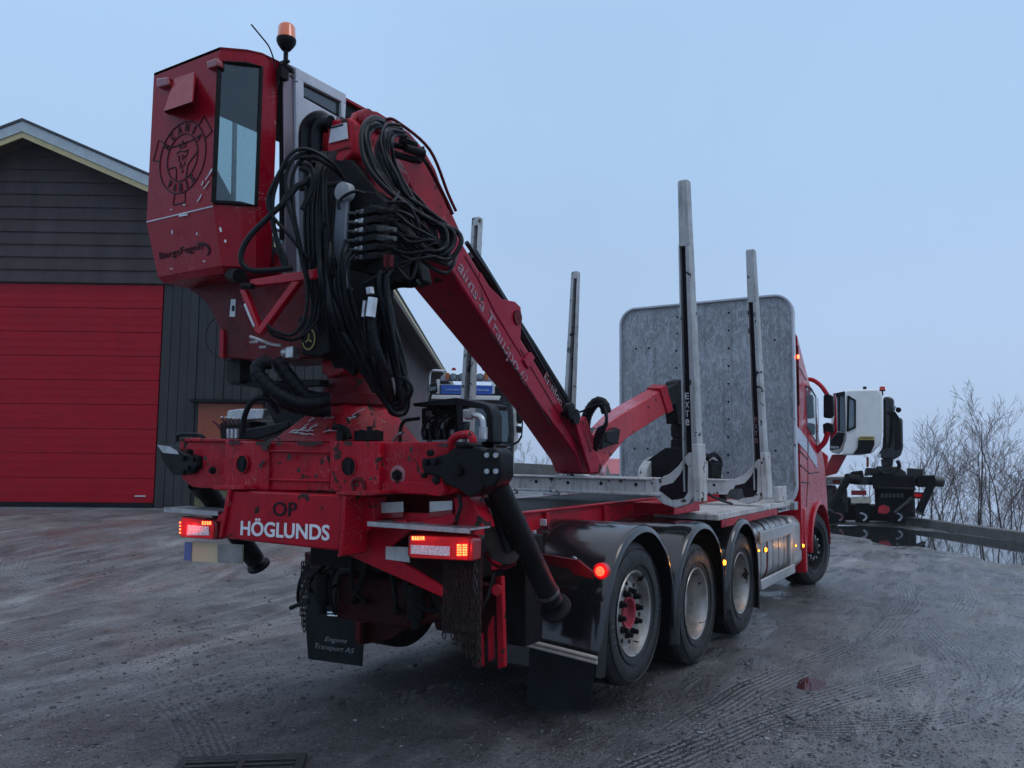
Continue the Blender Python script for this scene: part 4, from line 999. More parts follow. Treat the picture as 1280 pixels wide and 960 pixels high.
for px, py in ((303, 580), (436, 583)):
    mb = MB(); mb.lathe([(.001, .0), (-.003, .0), (-.003, .052), (.001, .054)], S(px, py, X=BX-.062), XP, 28); mb.build('round_hole', m_dark, SB)
for px, py in ((303, 580), (436, 583)):
    mb = MB(); mb.lathe([(.0, .052), (-.006, .054), (-.006, .058), (0, .060)], S(px, py, X=BX-.063), XP, 28); mb.build('hole_rim', m_redworn, SB)
    mb = MB(); mb.tube(SS([(px+2, py-6), (px+1, py+9)], X=BX-.068), .010, 8); mb.build('hose_in_hole', m_hose, SB)
for px, py, r in ((267, 588, .018), (497, 594, .022), (240, 565, .013)):
    mb = MB(); mb.lathe([(0, r*1.5), (-.012, r*1.5), (-.014, r), (-.03, r*.9), (-.032, 0)], S(px, py, X=BX-.03), XP, 6); mb.build('bolt', m_dark, SB)
mb = MB(); mb.lathe([(0, .055), (-.003, .05), (-.003, 0)], S(497, 594, X=BX-.022), XP, 24); mb.build('bare_metal_ring', plain('scuffed_pink_paint', (.35, .14, .15), .5), SB)
# ragged bare patches along the upper edge
mb = MB(); rnd = random.Random(9)
for px0, px1, py in ((286, 300, 552), (320, 338, 553), (372, 404, 553), (430, 440, 553), (548, 560, 555), (345, 352, 553)):
    n = 7; P = [(px0+(px1-px0)*i/n, py-1) for i in range(n+1)]+[(px1-(px1-px0)*i/n, py+1.5+4*rnd.random()) for i in range(n+1)]
    mb.prism(SS(P, X=BX-.063), XP*-.001)
for cx, cy, r in ((257, 573, 3.4), (260, 580, 2.4), (420, 562, 4), (424, 566, 3), (331, 559, 5), (329, 577, 3), (326, 582, 3), (361, 572, 4), (373, 588, 3), (514, 562, 3.4), (511, 574, 3.2), (396, 595, 2.5), (431, 602, 2), (446, 606, 3), (525, 590, 2)):
    P = [(cx+r*(.6+.8*rnd.random())*math.cos(a)*.8, cy+r*(.6+.8*rnd.random())*math.sin(a)) for a in [2*PI*k/9 for k in range(9)]]
    mb.prism(SS(P, X=BX-.064), XP*-.001)
mb.build('bare_patches', plain('bare_rusty_steel', (.035, .018, .016), .7), SB)
mb = MB(); mb.tube(SS([(443, 614), (441, 603), (447, 599), (454, 602), (456, 612)], X=BX-.065), .012, 8, smooth=4); mb.build('weld_hook', m_darkred, SB)

# end plates with bolts, and stabiliser legs
mb = MB()
mb.prism(SS([(197, 556), (212, 558), (232, 567), (247, 570), (247, 582), (240, 592), (216, 594), (205, 580), (200, 570)], X=-2.14), XP*.20)
EP = P_('end_bracket', mb, m_black, bevel=.01)
mb = MB(); mb.prism(SS([(197, 556), (212, 558), (222, 564), (224, 568), (204, 566)], X=-2.15), XP*-.004); mb.build('worn_edge', m_steel, EP)
for px, py in ((231, 573), (237, 564), (243, 574), (231, 590), (237, 585)):
    mb = MB(); mb.lathe([(0, .017), (-.02, .017), (-.02, 0)], S(px, py, X=-2.142), XP, 6); mb.build('bolt', m_dark, EP)
mb = MB(); mb.tube(SS([(222, 552), (222, 545), (230, 543), (250, 544), (257, 550)], X=-2.05), .014, 8, smooth=4); mb.build('handle', m_black, EP)
mb = MB()
mb.prism(SS([(528, 574), (540, 572), (556, 568), (566, 560), (580, 556), (600, 560), (612, 566), (612, 574), (610, 604), (600, 618), (586, 622), (572, 612), (552, 604), (546, 596), (530, 592), (526, 584)], X=-2.16), XP*.10)
mb.prism(SS([(566, 552), (588, 553), (588, 560), (568, 560)], X=-2.18), XP*.12)
EQ = P_('end_bracket', mb, m_black, bevel=.012)
for px, py, r in ((540, 566, .02), (534, 577, .02), (545, 577, .02), (532, 594, .017), (547.5, 600, .024), (573, 589, .03)):
    mb = MB(); mb.lathe([(0, r*.95), (-.025, r*.95), (-.028, r*.6), (-.028, 0)], S(px, py, X=-2.163), XP, 6); mb.build('bolt', m_dark, EQ)
mb = MB(); mb.tube(SS([(561, 566), (564, 552), (572, 545), (586, 543), (591, 549), (590, 556)], X=-2.12), .022, 10, smooth=5); mb.build('red_guard_loop', m_redworn, EQ)
mb = MB()
mb.prism(SS([(540, 603), (551, 598), (556, 612), (548, 620), (534, 618)], X=-2.17), XP*.03); mb.build('red_tab', m_redworn, EQ)
def leg(top, bot, r, footr, fv):
    mb = MB(); d = (bot-top).normalized()
    mb.tube([top, top.lerp(bot, .97)], r, 26); L_ = P_('stabiliser_leg', mb, m_black)
    mb = MB(); mb.lathe([(-.06, r*1.25), (0, r*1.25), (.03, r*1.15), (.03, 0)], top-d*.02, d, 24); mb.build('leg_collar', m_black, L_)
    mb = MB(); mb.lathe([(-.02, r*.9), (0, r*.98), (.012, r*.6), (.02, r*.5)], bot, d, 24); mb.lathe([(.0, 0), (.0, footr*.8), (.012, footr), (.03, footr), (.034, footr*.9), (.034, 0)], bot+d*.035, fv, 36); mb.build('foot_plate', m_black, L_)
    return L_
lt, lb = S(607, 578, X=-2.02), S(690, 752, Y=-1.30)
LG = leg(V((-2.02, lt.y, lt.z)), lb, .066, .095, V((.75, -.05, -.65)))
mb = MB(); mb.prism(SS([(600, 570), (606, 562), (616, 559), (624, 566), (625, 596), (618, 608), (608, 612), (601, 604)], X=-2.165), XP*.14); mb.build('pivot_cover', m_black, LG, bevel=.012)
for px, py in ((609, 569), (620, 569), (609, 589), (620, 589)):
    mb = MB(); mb.lathe([(-.01, .0135), (.012, .0135), (.012, 0)], S(px, py, X=-2.175), V((-1, -.35, 0)), 12); mb.build('bolt', m_steel, LG)
mb = MB(); mb.lathe([(-.012, .066), (-.012, .069), (.012, .069), (.012, .066)], lt.lerp(lb, .93), (lb-lt), 26); mb.build('grey_ring', m_gun, LG)
leg(V((-1.95, 1.17, 1.55)), S(319, 700, Y=1.17), .070, .085, V((.55, 0, -.83)))
mb = MB(); mb.prism(SS([(603, 645), (640, 640), (652, 690), (640, 706), (628, 706), (615, 700), (606, 680)], X=-1.72), XP*.03)
DP = P_('disc_bracket', mb, plain('dusty_grey_steel', (.10, .085, .08), .6), bevel=.008)
mb = MB(); mb.tube(SS([(607, 690), (615, 704), (632, 710), (645, 704)], X=-1.735), .010, 6, smooth=4); mb.build('rim', m_darkred, DP)

# ---- pillar, its conical foot and the turret ring
mb = MB(); PC = V((-1.72, 0, 0))
pz0 = 1.88; top_z = 2.12
sec0 = [V((x, y_, pz0)) for x, y_ in ((-2.12, -.62), (-2.12, .62), (-1.25, .62), (-1.25, -.62))]
def ring(r, z, n=8, c=(-1.74, -.02)): return [V((c[0]+r*math.cos(2*PI*(k+.5)/n+PI), c[1]+r*math.sin(2*PI*(k+.5)/n+PI), z)) for k in range(n)]
low = [V((x, y_, pz0)) for x, y_ in ((-2.13, -.30), (-2.13, .12)) ]
mb.loft([[V((-2.12, -.26, pz0)), V((-1.98, -.36, pz0)), V((-1.5, -.36, pz0)), V((-1.35, -.2, pz0)), V((-1.3, .3, pz0)), V((-1.4, .5, pz0)), V((-1.9, .5, pz0)), V((-2.12, .34, pz0))],
         [V((-1.76+.21*math.cos(math.radians(a)), -.03+.21*math.sin(math.radians(a)), 2.13)) for a in (207, 245, 295, 340, 20, 65, 115, 153)]])
CB_ = P_('pillar_foot', mb, paint('scratched_foot_paint', (.40, .003, .015), .4, .95, (.03, .008, .008), chips=1.0, streak=.5, coat=.2, scratch=2.2, scratchc=(.5, .38, .40)), bevel=.008)
mb = MB(); rnd = random.Random(31)
for k in range(26):
    a = S(352+rnd.random()*66, 545-rnd.random()*26, X=-2.15); n_ = V((-1, 0, .6)).normalized(); l = .04+.09*rnd.random(); an = rnd.uniform(-.3, .9); tt = V((0, -math.cos(an), math.sin(an)*.5)); p0 = V((-2.135+max(0, a.z-1.88)*1.05, a.y, max(a.z, 1.885)))
    mb.strip([p0+n_*.012, p0+tt*l*.5+V((0, 0, .006))+n_*.012, p0+tt*l+n_*.012], .003+.004*rnd.random(), n_)
mb.build('scratches', m_sticker, CB_)
mb = MB(); mb.lathe([(2.10, .20), (2.12, .235), (2.18, .235), (2.19, .21), (2.24, .20), (2.24, .17)], (-1.76, -.03, 0), ZP, 40); P_('turret_ring', mb, m_darkred)
mb = MB(); mb.lathe([(2.2, .19), (2.35, .175), (2.5, .16), (3.55, .15), (3.6, 0)], (-1.76, -.03, 0), ZP, 32); P_('pillar', mb, paint('pillar_red_paint', (.20, .006, .010), .45, .85, (.014, .009, .009), chips=.9, streak=.5), bevel=.006)
mb = MB(); mb.prism(SS([(400, 437), (428, 432), (434, 452), (430, 466), (412, 472), (402, 466)], X=-1.98), XP*.06); P_('pillar_lug', mb, m_red, bevel=.01)
mb = MB(); mb.tube(SS([(416, 535), (424, 533), (434, 538), (438, 548)], X=-2.12), .016, 8, smooth=4); mb.box(S(427, 545, X=-2.1), (.04, .05, .08)); P_('grab_handle', mb, m_dark, bevel=.004)
mb = MB()
for px in (452, 462, 470): mb.cyl(S(px, 550, X=-2.05), S(px, 533+2*(px % 3), X=-2.05), .018, 8)
mb.box(S(461, 545, X=-2.06), (.08, .16, .06)); P_('hose_coupling', mb, m_dark, bevel=.004)

# ---- pillar head and booms
m_head = paint('red_head_paint', (.30, .010, .022), .42, .75, (.03, .012, .014), chips=.6, streak=.3)
mb = MB()
mb.prism(SS([(409, 152), (418, 148), (436, 146), (442, 150), (441, 192), (427, 206), (412, 200), (407, 186)], X=-2.02), XP*.30)
HD = P_('pillar_head', mb, m_red, bevel=.02)
mb = MB(); mb.prism(SS([(414, 158), (432, 153), (434, 173), (411, 179)], X=-2.035), XP*.012); mb.build('white_label', m_sticker, HD)
mb = MB(); put_text(mb, 'HYDRAULIC', S(415, 160, X=-2.036), V((0, -1, .2)), ZP, .07, .012) if False else mb.prism(SS([(414, 158.5), (429, 154.5), (429, 157), (414, 161)], X=-2.036), XP*-.001); mb.build('label_print', m_ltblack, HD)
mb = MB(); mb.strip(SS([(409, 191), (418, 189), (428, 186), (438, 184)], X=-2.025), .012, (-1, 0, 0)); mb.build('weld_seam', m_darkred, HD)
mb = MB()
mb.prism(SS([(440, 190), (458, 178), (470, 200), (466, 236), (460, 262), (435, 262), (424, 215)], X=-1.93), XP*.34)
P_('head_casting', mb, m_head, bevel=.02)
mb = MB(); mb.prism(SS([(437, 228), (465, 234), (464, 258), (452, 262), (452, 246), (437, 240)], X=-1.97), XP*.05); P_('head_bracket', mb, m_head, bevel=.006)
for px, py in ((447, 218), (459, 222), (439, 212)):
    mb = MB(); mb.lathe([(0, .016), (-.02, .016), (-.02, 0)], S(px, py, X=-1.935), XP, 8); P_('head_bolt', mb, m_dark)
mb = MB()
hp_ = SS([(441, 152), (446, 140), (456, 136), (472, 139), (490, 150), (512, 165), (530, 186), (545, 212), (556, 244), (566, 268), (577, 292), (568, 322), (548, 318), (528, 262), (512, 230), (498, 212), (478, 208), (462, 215), (448, 200)], Y=-.17)
mb.prism(hp_, V((0, .05, 0))); mb.prism([p+V((0, .29, 0)) for p in hp_], V((0, .05, 0)))
mb.prism(SS([(456, 143), (490, 156), (512, 172), (530, 196), (545, 226), (552, 260), (548, 300), (524, 258), (498, 206), (470, 190)], Y=-.12), V((0, .24, 0)))
P_('boom_head', mb, paint('boom_head_paint', (.36, .008, .02), .4, .6, (.03, .012, .014), chips=.4, streak=.3), bevel=.012)
for px, py, r in ((457, 152, .075), (470, 160, .045)):
    mb = MB(); mb.lathe([(0, r), (-.035, r), (-.045, r*.85), (-.045, r*.45), (-.06, r*.4), (-.06, 0)], S(px, py, Y=-.175), YP, 28); P_('pivot_pin', mb, m_head)
def sec4(nt_, nb_, fb_, w_=.36):
    a, b, c = S(*nt_, Y=-.18), S(*nb_, Y=-.18), S(*fb_, Y=.18); return [a, b, c, a+V((0, w_, 0))]
mb = MB(); mb.loft([sec4((556, 268), (540, 300), (487, 322)), sec4((577, 302), (562, 335), (505, 346)), sec4((701, 505), (673, 505), (638, 505)), sec4((735, 562), (719, 566), (687.5, 575)), sec4((744, 590), (728, 591), (694, 591))])
BM = P_('main_boom', mb, m_boom, bevel=.018, seg=3)
mb = MB(); mb.strip([S(581, 320, Y=-.182), S(706, 530, Y=-.182), S(735, 575, Y=-.182)], .012, (0, -1, 0)); mb.build('weld_line', m_darkred, BM)
mb = MB(); q = SS([(601, 340), (612, 358), (628, 374), (644, 377), (651, 384), (652, 398), (650, 440), (654, 448), (640, 425), (620, 392), (599, 350)], Y=-.188)
mb.prism(q, V((0, .03, 0))); mb.prism([p+V((0, .34, 0)) for p in q], V((0, .03, 0))); mb.build('pivot_bracket', m_boom, BM, bevel=.006)
mb = MB(); mb.lathe([(0, .062), (-.012, .06), (-.012, 0)], S(646.5, 397, Y=-.19), YP, 24); PB = mb.build('bracket_pin', m_darkred, BM)
mb = MB(); mb.prism(SS([(655, 450), (664, 440), (669, 447), (661, 461)], Y=-.20), V((0, .05, 0))); mb.build('cylinder_lug', m_boom, BM, bevel=.004)
mb = MB(); mb.tube([S(590, 318, Y=.0), S(640, 398, Y=.0), S(664, 435, Y=.0), S(712, 512, Y=.0)], .055, 16); mb.build('lift_cylinder', m_black, BM)
mb = MB(); mb.tube([S(583, 303, Y=-.1), S(612, 345, Y=-.1), S(650, 410, Y=-.1), S(722, 535, Y=-.1)], .018, 8); mb.build('boom_pipe', m_hose, BM)
def boomtext(body, p0, p1, h, th=0, m=m_ltgrey, off=.006):
    a, b = S(*p0, Y=-.181), S(*p1, Y=-.181); u = (b-a).normalized(); v = V((0, -1, 0)).cross(u); mb = MB()
    put_text(mb, body, a, u, v, (b-a).length, h, off); return mb
boomtext('alms·a Transpo', (569, 339), (643, 469), .135, off=.010).build('lettering', m_ltgrey, BM)
boomtext('· 62', (645, 465), (656, 482), .09).build('lettering', m_ltgrey, BM)
boomtext('Epsilon', (679, 474), (700, 510), .085).build('lettering', m_ltgrey, BM)
mb = MB(); mb.strip(smooth_path(SS([(705, 508), (711, 511), (712, 517), (708, 521)], Y=-.183), 4), .02, (0, -1, 0)); mb.build('emblem', m_ltwhite, BM)
# worn black lower edge of the boom
mb = MB(); pts = SS([(612, 415), (622, 428), (634, 447), (650, 470), (664, 492), (690, 533)], Y=-.183); mb.strip(pts, .014, (0, -1, 0)); mb.build('worn_edge', m_dark, BM)

# elbow and outer boom
mb = MB()
mb.prism(SS([(716, 530), (733, 520), (742, 545), (748, 570), (755, 584), (750, 592), (736, 593), (726, 556)], Y=-.19), V((0, .36, 0)))
mb.prism(SS([(703, 512), (712, 514), (724, 522), (723, 532), (712, 530)], Y=-.20), V((0, .14, 0)))
P_('elbow', mb, m_boom, bevel=.02)
mb = MB(); mb.prism(SS([(719, 526), (725, 526), (737, 560), (744, 588), (739, 592), (732, 570)], Y=-.25), V((0, .04, 0))); P_('link_plate', mb, m_boom, bevel=.008)
mb = MB(); mb.lathe([(0, .075), (-.05, .075), (-.06, .05), (-.06, 0)], S(709, 514, Y=-.22), YP, 20); mb.lathe([(0, .07), (-.04, .07), (-.04, 0)], S(716, 521, Y=-.24), YP, 20); P_('elbow_pin', mb, m_black)
def sec5(nt_, nb_, ft_, y=-.15, w_=.30):
    a, b = S(*nt_, Y=y), S(*nb_, Y=y); c = S(*ft_, Y=y+w_); return [a, b, b+V((0, w_, 0)), c]
mb = MB(); mb.loft([sec5((738, 545), (747, 592), (731, 543)), sec5((772, 521), (782, 549), (757, 516)), sec5((828, 487), (837, 514), (812, 485))])
OB = P_('outer_boom', mb, paint('sun_bleached_red_paint', (.50, .030, .045), .35, .3, (.10, .02, .03), chips=.35, streak=.15, coat=.5), bevel=.014, seg=3)
mb = MB(); mb.loft([sec5((825, 485), (835, 517), (809, 484), -.17, .34), sec5((833, 481), (842, 513), (817, 480), -.17, .34)]); mb.build('boom_collar', m_red, OB, bevel=.006)
mb = MB(); mb.loft([sec5((831, 488), (839, 508), (822, 487), -.10, .2), sec5((853, 476), (860, 494), (846, 474), -.10, .2)]); EX = mb.build('boom_extension', m_black, OB, bevel=.006)
mb = MB(); mb.prism(SS([(756, 543), (772, 534), (774, 555), (766, 556), (752, 562)], Y=-.2), V((0, .4, 0))); mb.prism(SS([(757, 540), (776, 536), (774, 550), (768, 556), (758, 552)], Y=-.21), V((0, .42, 0))); mb.build('elbow_knuckle', m_black, OB, bevel=.01)
# grapple hanging between stakes
mb = MB(); mb.prism(SS([(847, 477), (856, 474), (862, 488), (864, 505), (861, 530), (848, 530), (846, 512), (842, 500)], Y=-.08), V((0, .16, 0)))
GP = P_('boom_tip', mb, m_black, bevel=.01)
mb = MB(); gc = S(853, 530, Y=0)
mb.lathe([(.02, .0), (.02, .13), (-.02, .15), (-.16, .15), (-.17, .13), (-.20, .13), (-.21, .15), (-.33, .15), (-.35, .11), (-.42, .11)], gc, ZP, 28); P_('rotator', mb, m_black)
for z in (-.06, -.26):
    mb = MB(); mb.lathe([(0, .03), (-.03, .03), (-.03, 0)], gc+V((-.10, -.09, z)), V((1, .6, 0)), 12); P_('rotator_bolt', mb, m_steel)
g0 = V((gc.x, 0, 0))
mb = MB(); zt2 = S(830, 561, Y=0).z
mb.loft([[V((g0.x+a, b, z)) for a, b in ((-.2, -h_), (.2, -h_), (.2, h_), (-.2, h_))] for z, h_ in ((zt2+.02, .16), (zt2-.18, .46), (zt2-.45, .44), (zt2-.6, .3))])
P_('grapple', mb, m_black, bevel=.012)
for s in (-1, 1):
    mb = MB(); c0 = V((g0.x, s*.42, zt2-.35)); mb.tube([c0, c0+V((0, s*.10, -.15)), c0+V((0, s*.02, -.42)), c0+V((0, -s*.25, -.55))], [.06, .06, .05, .03], 8, smooth=4); P_('grapple_claw', mb, m_dark)
# white winch heads beside the grapple
mb = MB(); mb.prism(SS([(807, 598), (809, 585), (815, 575), (822, 571), (829, 575), (833, 590), (836, 600)], Y=.35), V((0, .12, 0))); KN = P_('white_clamp', mb, m_white, bevel=.01)
for px, py in ((816, 582), (824, 583.5)):
    mb = MB(); mb.lathe([(.001, .035), (-.004, .035), (-.004, 0)], S(px, py, Y=.348), YP, 20); mb.build('clamp_hole', m_ltblack, KN)
mb = MB(); mb.prism(SS([(884, 600), (884, 576), (890, 570), (898, 572), (902, 584), (904, 598)], Y=-.4), V((0, .12, 0))); KN = P_('white_clamp', mb, m_white, bevel=.01)
mb = MB(); mb.lathe([(.0, .06), (-.03, .06), (-.03, .03), (-.05, .03), (-.05, 0)], S(890, 580, Y=-.41), YP, 20); mb.tube(SS([(884, 573), (892, 568), (899, 574), (901, 582)], Y=-.40), .03, 8, smooth=4); mb.build('clamp_lever', m_black, KN)
# side bracket by the second bunk
mb = MB(); mb.prism(SS([(914, 622), (920, 612), (928, 611), (931, 622), (924, 625)], Y=-1.27), V((0, .06, 0))); mb.tube(SS([(886, 618), (900, 625), (915, 630)], Y=-1.25), .014, 6); P_('folded_lashing_arm', mb, m_black, bevel=.005)

# ---- operator cab of the crane
CT, CZ, CBm = 4.40, 3.35, 2.98
plan = [(-2.42, 1.29), (-2.42, .60), (-2.31, .475), (-2.23, .425), (-2.10, .417), (-1.20, .417), (-1.12, .55), (-1.12, 1.2), (-1.25, 1.30)]
lowp = [(-2.37, 1.21), (-2.37, .56), (-2.28, .47), (-2.21, .43), (-2.10, .417), (-1.50, .417), (-1.42, .55), (-1.42, 1.1), (-1.5, 1.22)]
def skin(pa, za, pb, zb, idx, mb, th=.02):
    n = len(pa); cx = sum(p[0] for p in pa)/n; cy = sum(p[1] for p in pa)/n
    for i in idx:
        j = (i+1) % n
        def q(p, z): return V((p[0], p[1], z))
        def qi(p, z): return V((p[0]+(cx-p[0])*.04, p[1]+(cy-p[1])*.04, z))
        mb.loft([[q(pa[i], za), q(pa[j], za), qi(pa[j], za), qi(pa[i], za)], [q(pb[i], zb), q(pb[j], zb), qi(pb[j], zb), qi(pb[i], zb)]])
mb = MB()
skin(lowp, CBm, plan, CZ, [0, 1, 2, 3, 5, 6, 7, 8], mb)          # lower band
skin(plan, CZ, plan, CT, [0, 3], mb)
skin(plan, CT-.10, plan, CT, [1, 2], mb)                  # over the narrow window
skin(plan, CZ, plan, CZ+.03, [1, 2, 5, 6, 7, 8], mb); skin(plan, CT-.10, plan, CT, [5, 6, 7, 8], mb)
mb.loft([[V((x, y_, CT-.02)) for x, y_ in plan], [V((x, y_, CT)) for x, y_ in plan], [V((x+(-1.8-x)*.15, y_+(.85-y_)*.15, CT+.035)) for x, y_ in plan]])
mb.loft([[V((x, y_, CBm)) for x, y_ in lowp], [V((x+(-1.8-x)*.06, y_+(.85-y_)*.06, CBm-.04)) for x, y_ in lowp]])
CC = P_('crane_cab', mb, m_cabred, ang=24)
mb = MB(); mb.strip([V((-2.4215, 1.285, CZ+.003)), V((-2.4215, .60, CZ+.003))], .008, (-1, 0, 0)); mb.build('crease_line', m_sticker, CC)
mb = MB()
for i in (1, 2): 
    a, b = V((*plan[i], 0)), V((*plan[i+1], 0)); mb.prism([a+ZP*(CZ+.03), b+ZP*(CZ+.03), b+ZP*(CT-.10), a+ZP*(CT-.10)], V((.006, .006, 0)))
G1 = mb.build('side_window', m_glasscab, CC)
mb = MB(); a, b, c, d_ = V((*plan[1], 0)), V((*plan[2], 0)), V((*plan[3], 0)), 0
loop = [a+ZP*(CZ+.03), b+ZP*(CZ+.03), c+ZP*(CZ+.03), c+ZP*(CT-.10), b+ZP*(CT-.10), a+ZP*(CT-.10)]
mb.tube([p+V((-.004, -.004, 0)) for p in loop+loop[:1]], .014, 6); mb.build('window_seal', m_dark, G1)
mb = MB()
for i in (6, 7):
    a, b = V((*plan[i], 0)), V((*plan[i+1], 0)); mb.prism([a+ZP*(CZ+.03), b+ZP*(CZ+.03), b+ZP*(CT-.10), a+ZP*(CT-.10)], V((-.006, 0, 0)))
mb.build('front_window', m_glasscab, CC)
mb = MB(); mb.bb(-2.18, -1.2, .45, 1.25, CT-.12, CT-.025); mb.build('roof_lining', m_black, CC)
mb = MB(); mb.bb(-1.16, -1.13, .80, .84, CZ, CT-.1); mb.prism([V((-1.16, .56, CZ)), V((-1.16, 1.18, CZ)), V((-1.16, 1.18, CZ+.30))], XP*.02); mb.prism(SS([(266, 205), (276, 224), (297, 263), (299, 275), (262, 275)], X=-1.25), XP*.02); mb.build('window_divider', plain('grey_divider', (.05, .055, .065), .5), CC)
mb = MB(); mb.prism(SS([(290.5, 150), (293, 151), (291, 275), (288, 275)], X=-1.2), XP*.03); mb.build('window_divider', plain('pale_divider', (.2, .23, .25), .5), CC)
mb = MB(); mb.bb(-2.3, -1.9, .6, 1.15, CBm+.06, 3.30); mb.bb(-2.30, -2.2, .75, 1.1, 3.30, 3.45); mb.build('seat', m_black, CC, bevel=.04)
mb = MB(); mb.prism(SS([(217, 88), (236, 88.5), (232, 128), (206, 138), (204, 134)], X=-2.43), XP*.001) if False else None
a_, b_, c_, d_ = S(219, 96, X=-2.415), S(243, 88, X=-2.415), S(243, 136, X=-2.415), S(208, 142, X=-2.415)
sc = MB(); out_ = V((-.13, 0, 0)); P0 = [a_, b_, c_, d_]; lipL, lipR = S(204.5, 139, X=-2.53), S(240, 127, X=-2.53)
sc.loft([[a_, b_, b_+V((.02, 0, 0)), a_+V((.02, 0, 0))], [lipL, lipR, lipR+V((.008, 0, .012)), lipL+V((.008, 0, .012))]]); sc.add([a_, lipL, d_], [(0, 1, 2)]); sc.add([b_, lipR, c_], [(0, 1, 2)])
sc.build('air_scoop', m_cabred, CC, ang=20)
for q in (((195, 98), (209, 96), (211, 106), (196, 109)), ((257, 77), (271, 72), (272, 82), (259, 86))):
    mb = MB(); mb.prism(SS(q, X=-2.46), XP*.05); mb.build('red_marker_lamp', m_dulllens, CC, bevel=.008)
# emblem on the cab's back: rings, tabs, shield lines and arched lettering
FX = -2.4215; EC = S(227.8, 197, X=FX); eu, ev = V((0, -1, 0)), ZP
def EPt(a, r): return EC+eu*(r*math.cos(a))+ev*(r*math.sin(a))
mb = MB()
for R_ in (.238, .158): mb.strip([EPt(2*PI*k/64, R_) for k in range(64)], .0075, (-1, 0, 0), closed=True)
for ang, w_ in ((35, 15), (160, 15), (268, 13)):
    a0, a1 = math.radians(ang-w_), math.radians(ang+w_); mb.strip([EPt(a0, .24), EPt(a0+.03, .315), EPt(a1-.03, .315), EPt(a1, .24)], .008, (-1, 0, 0))
for q in ([(145, .158), (100, .095), (70, .10), (40, .158)], [(200, .158), (215, .09), (235, .10), (250, .158)], [(5, .158), (-20, .10), (-45, .09), (-72, .158)]):
    mb.strip(smooth_path([EPt(math.radians(a), r) for a, r in q], 6), .007, (-1, 0, 0))
EM = mb.build('emblem', m_ltblack, CC)
mb = MB(); arc_text(mb, 'SCANIA', EC+V((-.001, 0, 0)), eu, ev, .198, .055, math.radians(90), math.radians(23), offset=.01); arc_text(mb, 'VABIS', EC+V((-.001, 0, 0)), eu, ev, .198, .055, math.radians(270), math.radians(18), inward=True, offset=.01); mb.build('emblem_lettering', m_ltblack, EM)
mb = MB()
def em(a, b): return EC+eu*a+ev*b
for q in ([(-.03, .07), (-.035, .10), (-.012, .085), (0, .115), (.012, .085), (.035, .10), (.03, .07), (-.03, .07)], [(-.06, .04), (-.02, .05), (.02, .035), (.055, .045), (.05, .01), (.02, .0), (.045, -.02)], [(-.055, .02), (-.03, .015), (-.035, -.02), (-.01, -.03), (-.02, -.06), (0, -.075), (.012, -.05), (.03, -.06), (.028, -.03)], [(-.01, .02), (.01, .01), (0, -.02)], [(-.005, -.095), (.012, -.10), (.016, -.085)]):
    mb.strip([em(*p) for p in q], .008, (-1, 0, 0))
mb.build('emblem_head', m_ltblack, EM)
LFX = V((-2.40, 0, 0))
mb = MB(); d = S(253, 315, X=-2.392)-S(200, 330, X=-2.392); 
def LS(px, py, off=0):
    n_ = V((-.37, 0, -.05)).normalized(); o_ = V((-2.42, 0, 3.35))+n_*off; d = CF + CR*((px-640)/FOC) - CU*((py-480)/FOC)
    return CAM+d*((o_-CAM).dot(n_)/d.dot(n_))
pa, pb = LS(200.5, 327), LS(254, 314); vv_ = V((-.05, 0, .37)).normalized()
u_ = (pb-pa); put_text(mb, 'BergsFegen', pa+V((-.002, 0, 0)), u_, vv_, u_.length, .058, -.004); mb.build('lettering', m_ltblack, CC)
mb = MB(); q = smooth_path([LS(a, b, .002) for a, b in [(245, 304.5), (253, 304.5), (260, 308), (262, 314), (259, 319)]], 4); n = len(q)
for i in range(n-1): mb.strip([q[i], q[i+1]], .004+.014*math.sin(PI*(i+.5)/n)**.8, (-1, 0, 0))
mb.build('swoosh', m_ltblack, CC)
mb = MB(); rnd = random.Random(4)     # white scratches and chips
for px, py, l, an in ((257, 225, 16, 60), (262, 218, 8, 60), (252, 232, 6, 70), (255, 236, 12, 55), (213, 262, 3, 0), (229, 256, 3, 0), (224, 270, 11, 10), (215, 293, 5, 90), (246, 294, 3, 90), (213, 336, 3, 0), (247, 252, 10, 60), (254, 327, 3, 20)):
    a = math.radians(an); mb = MB(); mb.strip(SS([(px, py), (px+l*.5*math.cos(a)+.5, py-l*.5*math.sin(a)), (px+l*math.cos(a), py-l*math.sin(a))], X=-2.426), .006+.006*rnd.random(), (-1, 0, 0)); mb.build('scratch', m_sticker, CC)
mb = MB()
for px, py, l in ((275, 290, 6), (274, 278, 4), (281, 303, 3)): mb.strip(SS([(px, py-l), (px+1.5, py)], X=-2.385), .012, (-1, -.6, 0))
mb.build('chips', m_sticker, CC)
# pale door frame of the cab, facing the pillar
Y1, Y2 = .405, .375
mb = MB()
mb.prism(SS([(350, 78), (372, 88), (372, 430), (354, 430)], Y=Y1), V((0, -.03, 0))); DF = P_('cab_door_frame', mb, m_mauve, bevel=.006)
mb = MB()
mb.prism(SS([(366, 85), (429, 119), (429, 131), (366, 99)], Y=Y2), V((0, -.03, 0))); mb.prism(SS([(366, 98), (376, 103), (378, 440), (372, 440)], Y=Y2), V((0, -.03, 0)))
mb.prism(SS([(423, 127), (429, 131), (428, 150), (423, 147)], Y=Y2), V((0, -.03, 0)))
mb.build('white_upright', m_whitefr, DF, bevel=.006)
mb = MB(); mb.prism(SS([(374, 120), (424, 148), (424, 240), (376, 260)], Y=Y2+.01), V((0, -.012, 0))); mb.prism(SS([(374, 260), (402, 250), (402, 440), (376, 440)], Y=Y2+.01), V((0, -.012, 0))); mb.build('white_panel', m_whitefr, DF, bevel=.004)
